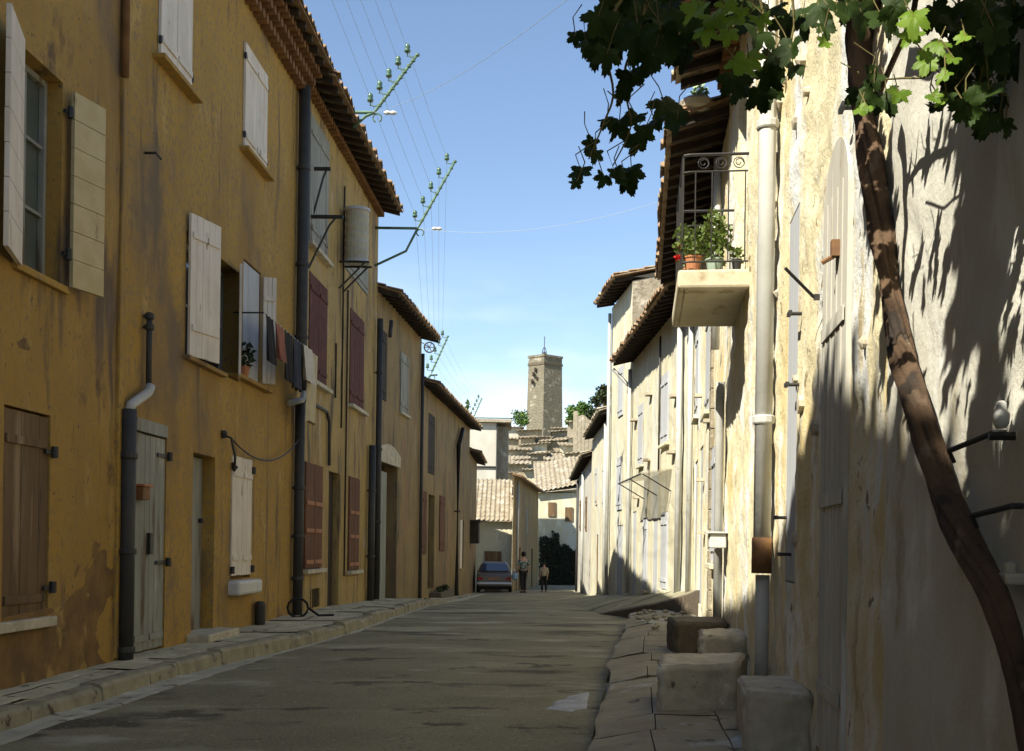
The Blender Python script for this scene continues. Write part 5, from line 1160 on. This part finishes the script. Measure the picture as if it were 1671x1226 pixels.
for (xa,ya,xb,yb) in ((1235,-20,1245,150),(1290,-20,1275,110),(1150,-30,1120,60),(1600,-60,1590,150),(1560,-60,1545,160),(1640,-60,1630,190)):
    Yq = 3.3 if xa < 1400 else 2.85
    br([at(xa,ya,Yq), at((xa+xb)/2+12,(ya+yb)/2,Yq), at(xb,yb,Yq)], .005, .002, 'shoot', TWIG, 5)
# leaves
def leaf_pts(s):
    out = []; K = 60
    lobes = [(math.pi/2,1.0,.62),(math.pi/2-1.0,.90,.60),(math.pi/2+1.0,.90,.60),(math.pi/2-2.0,.76,.62),(math.pi/2+2.0,.76,.62)]
    for k in range(K):
        a = 6.283*k/K; r = .45
        for la, lr, lw in lobes:
            d = (a-la+math.pi)%(2*math.pi)-math.pi; r = max(r, lr*math.exp(-(d/lw)**2*.75)) if 1 else r
        d = abs((a-(-math.pi/2)+math.pi)%(2*math.pi)-math.pi); r = min(r, .22+.75*d) if d < .6 else r
        r *= 1+.075*(1 if k%2 else -1)*(1 if k%4 < 2 else .6); out.append((r*math.cos(a)*s, r*math.sin(a)*s))
    return out
def add_leaf(mb, c, s, up, nrm, seed):
    c = Vector(c); nrm = nrm.normalized(); up = (up-nrm*up.dot(nrm)).normalized(); rt = up.cross(nrm)
    P = leaf_pts(s); n = len(P); vs = []; f = U(.1,.6); cu = U(-.1,.8); asp = U(.75,1.12); tw_ = U(-.5,.5)
    for sc in (1.0,.66,.33):
        for x, y in P:
            x *= sc*asp; y *= sc; h = f*abs(x)*.7 - cu*(y*y+x*x)/s*.6 + .20*s*nz3(x/s*1.6,y/s*1.6,seed,1) + tw_*x*y/s
            vs.append(c+rt*x+up*y+nrm*h)
    vs.append(c); mb.add(vs, [(r_*n+k, r_*n+(k+1)%n, (r_+1)*n+(k+1)%n, (r_+1)*n+k) for r_ in range(2) for k in range(n)]+[(2*n+k, 2*n+(k+1)%n, 3*n) for k in range(n)])
dark = MB(); backlit = MB(); stalk = MB(); GLOW = []
def blocks(P):
    for g in GLOW:
        t = ((g-P).dot(Vector((1,1,-1.42)))/4.016)
        if t > 0 and ((g-P)-Vector((1,1,-1.42))*t).length < .085: return True
    return False
LV = [(975,28,44),(1010,12,46),(1052,22,48),(1092,14,46),(970,62,38),(1003,55,46),(1042,58,48),(1082,62,44),(990,88,34),(1065,92,36),(1098,78,34),(1030,30,46),(1075,35,44),(1120,30,42),(955,70,22),(972,95,20),
 (1027,128,40),(1018,152,26),(1045,120,30),(1085,172,42),(1070,200,32),(1105,195,34),(1010,202,36),(1038,190,28),(1040,232,30),(1050,215,26),(1030,278,36),(1022,295,28),(990,196,22),(965,232,22),(970,250,20),(948,280,26),(940,298,18),(985,290,20),(1003,282,22),(1012,292,18),
 (1235,55,46),(1252,18,46),(1222,28,40),(1285,32,40),(1210,5,44),(1258,142,40),(1250,118,40),(1238,152,34),(1195,128,36),(1212,142,34),(1310,30,38),(1290,78,36),(1262,95,38),(1295,110,30),(1335,10,40),(1365,20,34),(1345,45,26),
 (1425,150,40),(1445,160,34),(1400,150,30),(1420,120,34),(1440,30,44),(1405,20,46),(1460,10,40),(1382,10,36),
 (1560,40,52),(1600,30,54),(1640,40,50),(1575,90,48),(1618,85,54),(1650,100,44),(1600,140,48),(1560,130,38),(1635,160,40),(1580,180,34),(1612,195,34),(1545,160,28),(1525,20,44),(1660,170,38),(1525,175,24),(1655,20,44),(1590,10,50),(1640,200,30)]
LV = LV+[(x+U(-26,26),y+U(-20,14),s*U(.8,1.1)) for (x,y,s) in LV if (x < 1125 and y < 120) or (x > 1550 and y < 200)]
for i, (x,y,s) in enumerate(LV):
    Y = U(2.9,3.5) if x < 1150 else (U(3.1,3.7) if x < 1480 else U(2.6,3.0)); c = at(x,y,Y); sz = s/F*Y*.98
    nrm = Vector((U(-.7,.5), -1+U(-.2,.5), U(-.3,.75))); upv = Vector((U(-.7,.7), U(-.3,.3), -1))
    add_leaf(dark, c, sz, upv, nrm, i); stalk.tube([c, c+Vector((U(-.03,.03),U(-.01,.03),.06)), c+Vector((U(-.05,.05),.04,.11))], .0018, 4)
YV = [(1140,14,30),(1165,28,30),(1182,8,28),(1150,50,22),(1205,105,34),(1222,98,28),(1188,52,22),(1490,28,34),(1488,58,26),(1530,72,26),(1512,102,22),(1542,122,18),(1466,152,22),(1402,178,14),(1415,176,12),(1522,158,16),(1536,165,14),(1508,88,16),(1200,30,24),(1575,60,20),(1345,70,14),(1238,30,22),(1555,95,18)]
for i, (x,y,s) in enumerate(YV):
    Y = U(2.55,2.8) if x < 1450 else U(2.4,2.6); c = at(x,y,Y); sz = s/F*Y*1.15; GLOW.append(c)
    add_leaf(backlit, c, sz, Vector((U(-.9,.9),U(-.3,.3),-.8)), Vector((U(-.8,.3), -1, U(.1,.9))), i+100); stalk.tube([c, c+Vector((U(-.03,.03),.02,.05))], .0015, 4)
# canopy overhead (above the frame) that dapples the wall
for i in range(1700):
    wy = U(1.3,3.1); t_ = U(.05,1.2); wz = U(.55,1.95)
    # choose a wall spot in the shade zone, go back up the sunbeam
    Y = U(2.55,3.50); z = U(.15,1.55); t_ = U(.35,1.5)
    if R() > (.97 if Y < 3.2 else .6 if Y < 3.34 else .12): continue
    if z < .5 and R() < .6: continue
    P = W.p(Y,0,z)-Vector((1,1,-1.42))*t_
    v = P.z/P.y*F if P.y > .1 else 9999
    if P.y > 0.15 and v < 1000: t_ = None
    if t_ is None:
        P = W.p(Y,0,z)-Vector((1,1,-1.42))*U(1.0,1.6)
        if P.y > .15 and P.z/P.y*F < 960: continue
    if blocks(P): continue
    add_leaf(dark, P, U(.06,.085), Vector((U(-1,1),U(-1,1),-.5)), Vector((U(-.5,.5),U(-.5,.5),1)), i+300)
for i in range(90):
    k = U(10,19.2); j = int(k); q = pts[min(j,len(pts)-2)].lerp(pts[min(j+1,len(pts)-1)], k-j)-Vector((1,1,-1.42))*U(.35,.75)
    if q.z/q.y*F < 950: continue
    add_leaf(dark, q+Vector((U(-.09,.09),U(-.09,.09),0)), U(.07,.10), Vector((U(-1,1),U(-1,1),-.5)), Vector((-.7,-.7,1)), i+600)
for i in range(500):  # unseen leaves over the camera, added to cut skylight on the right wall
    z = U(1.9,2.9); P = Vector((U(-1.6,1.3), U(-2.2,1.9), z))
    if (P.y > .15 and P.z/P.y*F < 960) or blocks(P): continue
    add_leaf(dark, P, U(.08,.12), Vector((U(-1,1),U(-1,1),-.3)), Vector((U(-.5,.5),U(-.5,.5),1)), i+900)
dark.build('foliage', LEAF, vine, smooth=True); backlit.build('backlit_foliage', LEAFY, vine, smooth=True); stalk.build('leaf_stalks', TWIG, vine)['kind'] = 'stuff'
mb = MB()
for (x,y) in ((-.5,.4),(.0,.3),(.5,.3)): mb.tube([(x,y,2.75),(W.p(y+3,0,0).x,y+3.2,2.75)], .005, 5)
mb.build('training_wires', WIRE, vine)

# ------------------------------------------------------------------ car
def car(loc):
    t = empty('parked_car', loc, 'beige hatchback parked tail to us at the end of the left houses', 'car'); ox, oy, oz = loc
    hw = .77
    prof = [(0,.32),(0.02,.78),(.10,.86),(.55,.93),(.80,1.30),(1.05,1.38),(2.2,1.37),(2.75,.95),(3.75,.84),(3.85,.60),(3.85,.30)]
    def wid(z): return hw*(1-.0*z) if z < .9 else hw*(1-.30*(z-.9)/.48)
    mb = MB(); n = len(prof); secs = [-1,-.86,-.4,0,.4,.86,1]; vs = []
    for s in secs:
        for (y,z) in prof:
            zz = z-(0.05 if abs(s) == 1 and z > 1.2 else 0); yy = y+(.05 if abs(s) == 1 and y < 1 else 0)
            vs.append((ox+s*wid(zz), oy+yy, oz+zz))
    fs = [(i*n+k, i*n+(k+1)%n, (i+1)*n+(k+1)%n, (i+1)*n+k) for i in range(len(secs)-1) for k in range(n)]
    fs += [tuple(range(n))[::-1], tuple((len(secs)-1)*n+k for k in range(n))]; mb.add(vs, fs); body = mb.build('body', CARP, t, bevel=.03)
    mb = MB(); a,b = (.58,.955),(.79,1.27)
    q = [(-.62,a),(.62,a),(.50,b),(-.50,b)]; mb.hexa([(ox+x,oy+p[0]-.02,oz+p[1]+.01) for x,p in q]+[(ox+x,oy+p[0]-.05,oz+p[1]+.03) for x,p in q]); mb.build('rear_window', CARG, t)
    for s in (-1,1):
        mb = MB(); q = [(.85,.97),(2.55,.97),(2.15,1.28),(1.0,1.28)]
        P = [(ox+s*(wid(z)+.012),oy+y,oz+z) for y,z in q]; mb.hexa([(p[0]-s*.03,p[1],p[2]) for p in P]+P); mb.build('side_window', CARG, t)
        mb = MB(); mb.box(*sorted((ox+s*.50,ox+s*.72)), oy-.025, oy+.02, oz+.60, oz+.72); mb.build('tail_light', TAIL, t)
        for y in (.62,3.15):
            mb = MB(); m3 = Matrix.Rotation(math.pi/2,3,'Y'); mb.lathe((ox+s*.70,oy+y,oz+.29), [(.18,-.08),(.28,-.07),(.29,0),(.28,.07),(.18,.08)], 20, m3); w_ = mb.build('wheel', RUB, t)
            mb = MB(); mb.lathe((ox+s*.70,oy+y,oz+.29), [(.17,-.085),(.17,.085)], 16, m3); mb.build('hub_cap', CHROME, w_)
    mb = MB(); mb.box(ox-.76,ox+.76,oy-.10,oy-.005,oz+.40,oz+.50); mb.box(ox-.72,ox-.55,oy-.005,oy+.4,oz+.41,oz+.49); mb.build('bumper', CHROME, t, bevel=.02)
    mb = MB(); mb.box(ox-.26,ox+.26,oy-.02,oy+.01,oz+.60,oz+.71); mb.build('number_plate', PLATE, t)
    mb = MB(); mb.box(ox-.70,ox+.70,oy+.05,oy+3.7,oz+.18,oz+.33); mb.build('underbody', RUB, t)
    mb = MB(); mb.lathe((ox+.86,oy+2.4,oz+.98), [(.02,-.05),(.07,-.03),(.07,.04),(.02,.06)], 10); mb.build('mirror', CHROME, t)
car((-.76, 48.2, lerp(LZ,49)+.02))

# ------------------------------------------------------------------ people
def skinmesh(name, m, parent, base, verts, edges, radii, sub=1):
    me = bpy.data.meshes.new(name); me.from_pydata([Vector(v) for v in verts], edges, []); me.materials.append(m)
    o = bpy.data.objects.new(name, me); COL.objects.link(o); o.parent = parent
    sk = o.modifiers.new('Skin','SKIN'); o.modifiers.new('Sub','SUBSURF').levels = sub; o.modifiers['Sub'].render_levels = sub+1
    for i, r in enumerate(radii): me.skin_vertices[0].data[i].radius = (r if isinstance(r,tuple) else (r,r))
    me.skin_vertices[0].data[0].use_root = True; sk.use_smooth_shade = True
    return o
def person(loc, H, rot, label, shirt, lower, sleeve=.6, skirt=False, lean=0.0, bagm=None, step_=.10):
    t = empty('person', loc, label, 'person'); t.rotation_euler = (0,0,rot); k = H/1.7
    V_ = [(0,0,.92),(0,0,1.08),(0,0,1.25),(0,.0,1.40),(0,0,1.48),(0,.01,1.56),(0,.02,1.66),
          (.09,0,.88),(.10,step_,.48),(.10,step_-.04,.08),(.10,step_+.12,.03),
          (-.09,0,.88),(-.10,-step_,.48),(-.10,-step_-.10,.09),(-.10,-step_+.05,.03),
          (.18,0,1.38),(.22,-.03,1.12),(.23,.08,.90),(.23,.12,.82),
          (-.18,0,1.38),(-.22,-.03,1.12),(-.22,.10,.92),(-.22,.15,.84)]
    E = [(0,1),(1,2),(2,3),(3,4),(4,5),(5,6),(0,7),(7,8),(8,9),(9,10),(0,11),(11,12),(12,13),(13,14),(3,15),(15,16),(16,17),(17,18),(3,19),(19,20),(20,21),(21,22)]
    Rd = [(.14,.10),(.12,.085),(.14,.10),(.13,.09),.05,(.075,.09),(.06,.07),.085,.055,.038,.035,.085,.055,.038,.035,.055,.04,.03,.028,.055,.04,.03,.028]
    sc = lambda L: [tuple(c*k for c in v) for v in L]; sr = lambda L: [tuple(c*k for c in r) if isinstance(r,tuple) else r*k for r in L]
    body = skinmesh('body', SKIN, t, loc, sc(V_), E, sr(Rd))
    # fingers
    mb = MB(); o0 = Vector(loc)
    for sx, hy in ((.23,.12),(-.22,.15)):
        for f in range(5):
            b = Vector(((sx)*k+(f-2)*.013*k, (hy+(.02 if f else -.01))*k, .83*k)); mb.tube([b, b+Vector((0,.005,-.045))*k, b+Vector((0,.015,-(.075 if f else .05)))*k], [.009*k,.008*k,.006*k], 6)
    f_ = MB(); f_.v = [v+o0 for v in mb.v]; f_.f = mb.f; f_.build('fingers', SKIN, t)
    sh = [0,1,2,3,15,16,19,20]; m = {a:i for i,a in enumerate(sh)}
    skinmesh('shirt', shirt, t, loc, sc([V_[a] for a in sh]), [(m[a],m[b]) for a,b in E if a in m and b in m], sr([(.165,.12),(.15,.11),(.165,.12),(.15,.105),.07,.06,.07,.06]))
    if skirt:
        mb = MB(); mb.lathe(o0, [(.145*k,.98*k),(.19*k,.85*k),(.22*k,.65*k),(.25*k,.45*k)], 18); mb.build('skirt', lower, t)
    else:
        sh = [0,7,8,9,11,12,13]; m = {a:i for i,a in enumerate(sh)}
        skinmesh('trousers', lower, t, loc, sc([V_[a] for a in sh]), [(m[a],m[b]) for a,b in E if a in m and b in m], sr([(.155,.11),.105,.075,.06,.105,.075,.06]))
    mb = MB(); prof = [(.02,-.10),(.085,-.07),(.10,-.01),(.10,.05),(.075,.10),(.02,.125)]
    mb.lathe(o0+Vector((0,-.012,1.635))*k, [(a*k,b*k) for a,b in prof], 14); mb.build('hair', HAIR, t, smooth=True)
    mb = MB(); mb.lathe(o0+Vector((0,.10,1.585))*k, [(.016*k,-.02*k),(.010*k,.01*k)], 8); mb.build('nose', SKIN, t)
    mb = MB()
    for s in (.10,-.10): mb.box(o0.x+s*k-.045*k, o0.x+s*k+.045*k, o0.y-.12*k+(step_ if s > 0 else -step_)*k, o0.y+.15*k+(step_ if s > 0 else -step_-.03)*k, o0.z+.0, o0.z+.06*k)
    mb.build('shoes', RUB, t, bevel=.01)
    return t
Yp_ = 50.5; gz = lambda X,Y: roadz(X,Y,leftX(Y)-.6,rightX(Y)+.6)
X = at(853,960,47.5).x; pA = person((X,47.5,gz(X,47.5)), 1.72, .3, 'person in a dark patterned shirt walking beside the parked car', PRINT, CLDARK)
X = at(887,960,49).x; pB = person((X,49,gz(X,49)), 1.30, 2.9, 'shorter person in a cream top and dark trousers in the road', CLCREAM, CLDARK, step_=.06)
t = empty('carried_bag', (at(840,940,47.4).x,47.4,gz(0,47.4)+.75), 'pale blue bag carried beside the patterned shirt', 'bag')
mb = MB(); c = Vector(t.location); mb.lathe(c, [(.05,-.2),(.14,-.16),(.15,0),(.10,.12)], 12); mb.build('sack', mat('blue_bag', (.25,.35,.45), rough=.7, bump=0), t)
mb = MB(); mb.tube([c+Vector((-.08,0,.10)), c+Vector((0,0,.24)), c+Vector((.08,0,.10))], .012, 5); mb.build('handle', RUB, t)
# far kerb stones / bollards by the right wall
for i,(x,yt,yb) in enumerate(((955,905,962),(976,900,966))):
    pass

# ------------------------------------------------------------------ light, sky, camera
sc = bpy.context.scene
w = bpy.data.worlds.new('World'); sc.world = w; w.use_nodes = True; nt = w.node_tree; N = nt.nodes; L = nt.links
bg = N['Background']; sky = N.new('ShaderNodeTexSky'); sky.sky_type = 'NISHITA'; sky.sun_disc = False
sky.sun_elevation = math.radians(45.1); sky.sun_rotation = math.radians(225); sky.altitude = 200; sky.air_density = 1.0; sky.dust_density = .25; sky.ozone_density = 1.2
tc = N.new('ShaderNodeTexCoord'); sx = N.new('ShaderNodeSeparateXYZ'); L.new(tc.outputs['Generated'], sx.inputs[0])
mp = N.new('ShaderNodeMapping'); mp.inputs['Scale'].default_value = (1,1,3.2); L.new(tc.outputs['Generated'], mp.inputs[0])
nz = N.new('ShaderNodeTexNoise'); nz.inputs['Scale'].default_value = 3.6; nz.inputs['Detail'].default_value = 6; nz.inputs['Roughness'].default_value = .55; L.new(mp.outputs[0], nz.inputs['Vector'])
r1 = N.new('ShaderNodeMapRange'); r1.inputs['From Min'].default_value = .44; r1.inputs['From Max'].default_value = .66; r1.interpolation_type = 'SMOOTHSTEP'; L.new(nz.outputs['Fac'], r1.inputs['Value'])
r2 = N.new('ShaderNodeMapRange'); r2.inputs['From Min'].default_value = .04; r2.inputs['From Max'].default_value = .26; r2.inputs['To Min'].default_value = 1; r2.inputs['To Max'].default_value = .0; L.new(sx.outputs['Z'], r2.inputs['Value'])
mu = N.new('ShaderNodeMath'); mu.operation = 'MULTIPLY'; L.new(r1.outputs[0], mu.inputs[0]); L.new(r2.outputs[0], mu.inputs[1])
mx = N.new('ShaderNodeMix'); mx.data_type = 'RGBA'; L.new(mu.outputs[0], mx.inputs[0]); L.new(sky.outputs[0], mx.inputs[6]); mx.inputs[7].default_value = (6.2,6.9,7.6,1)
L.new(mx.outputs[2], bg.inputs['Color']); bg.inputs['Strength'].default_value = .094
sl = bpy.data.lights.new('sun','SUN'); sl.energy = 5.0; sl.angle = math.radians(.5); sl.color = (1,.94,.82)
so = bpy.data.objects.new('sun', sl); COL.objects.link(so); so.rotation_euler = Vector((1,1,-1.42)).to_track_quat('-Z','Y').to_euler(); so.location = (0,0,20)
cam = bpy.data.cameras.new('camera'); co = bpy.data.objects.new('camera', cam); COL.objects.link(co)
cam.sensor_width = 36; cam.lens = F/1671*36; cam.shift_x = -(PX-835.5)/1671*-1*0; cam.shift_y = (PY-613)/1671; cam.clip_end = 3000; cam.clip_start = .05
co.matrix_world = Matrix.Rotation(math.pi/2,4,'X') @ Matrix.Rotation(ROLL,4,'Z')
sc.camera = co
sc.view_settings.view_transform = 'Standard'; sc.view_settings.look = 'None'; sc.view_settings.exposure = 1.12; sc.view_settings.gamma = 1
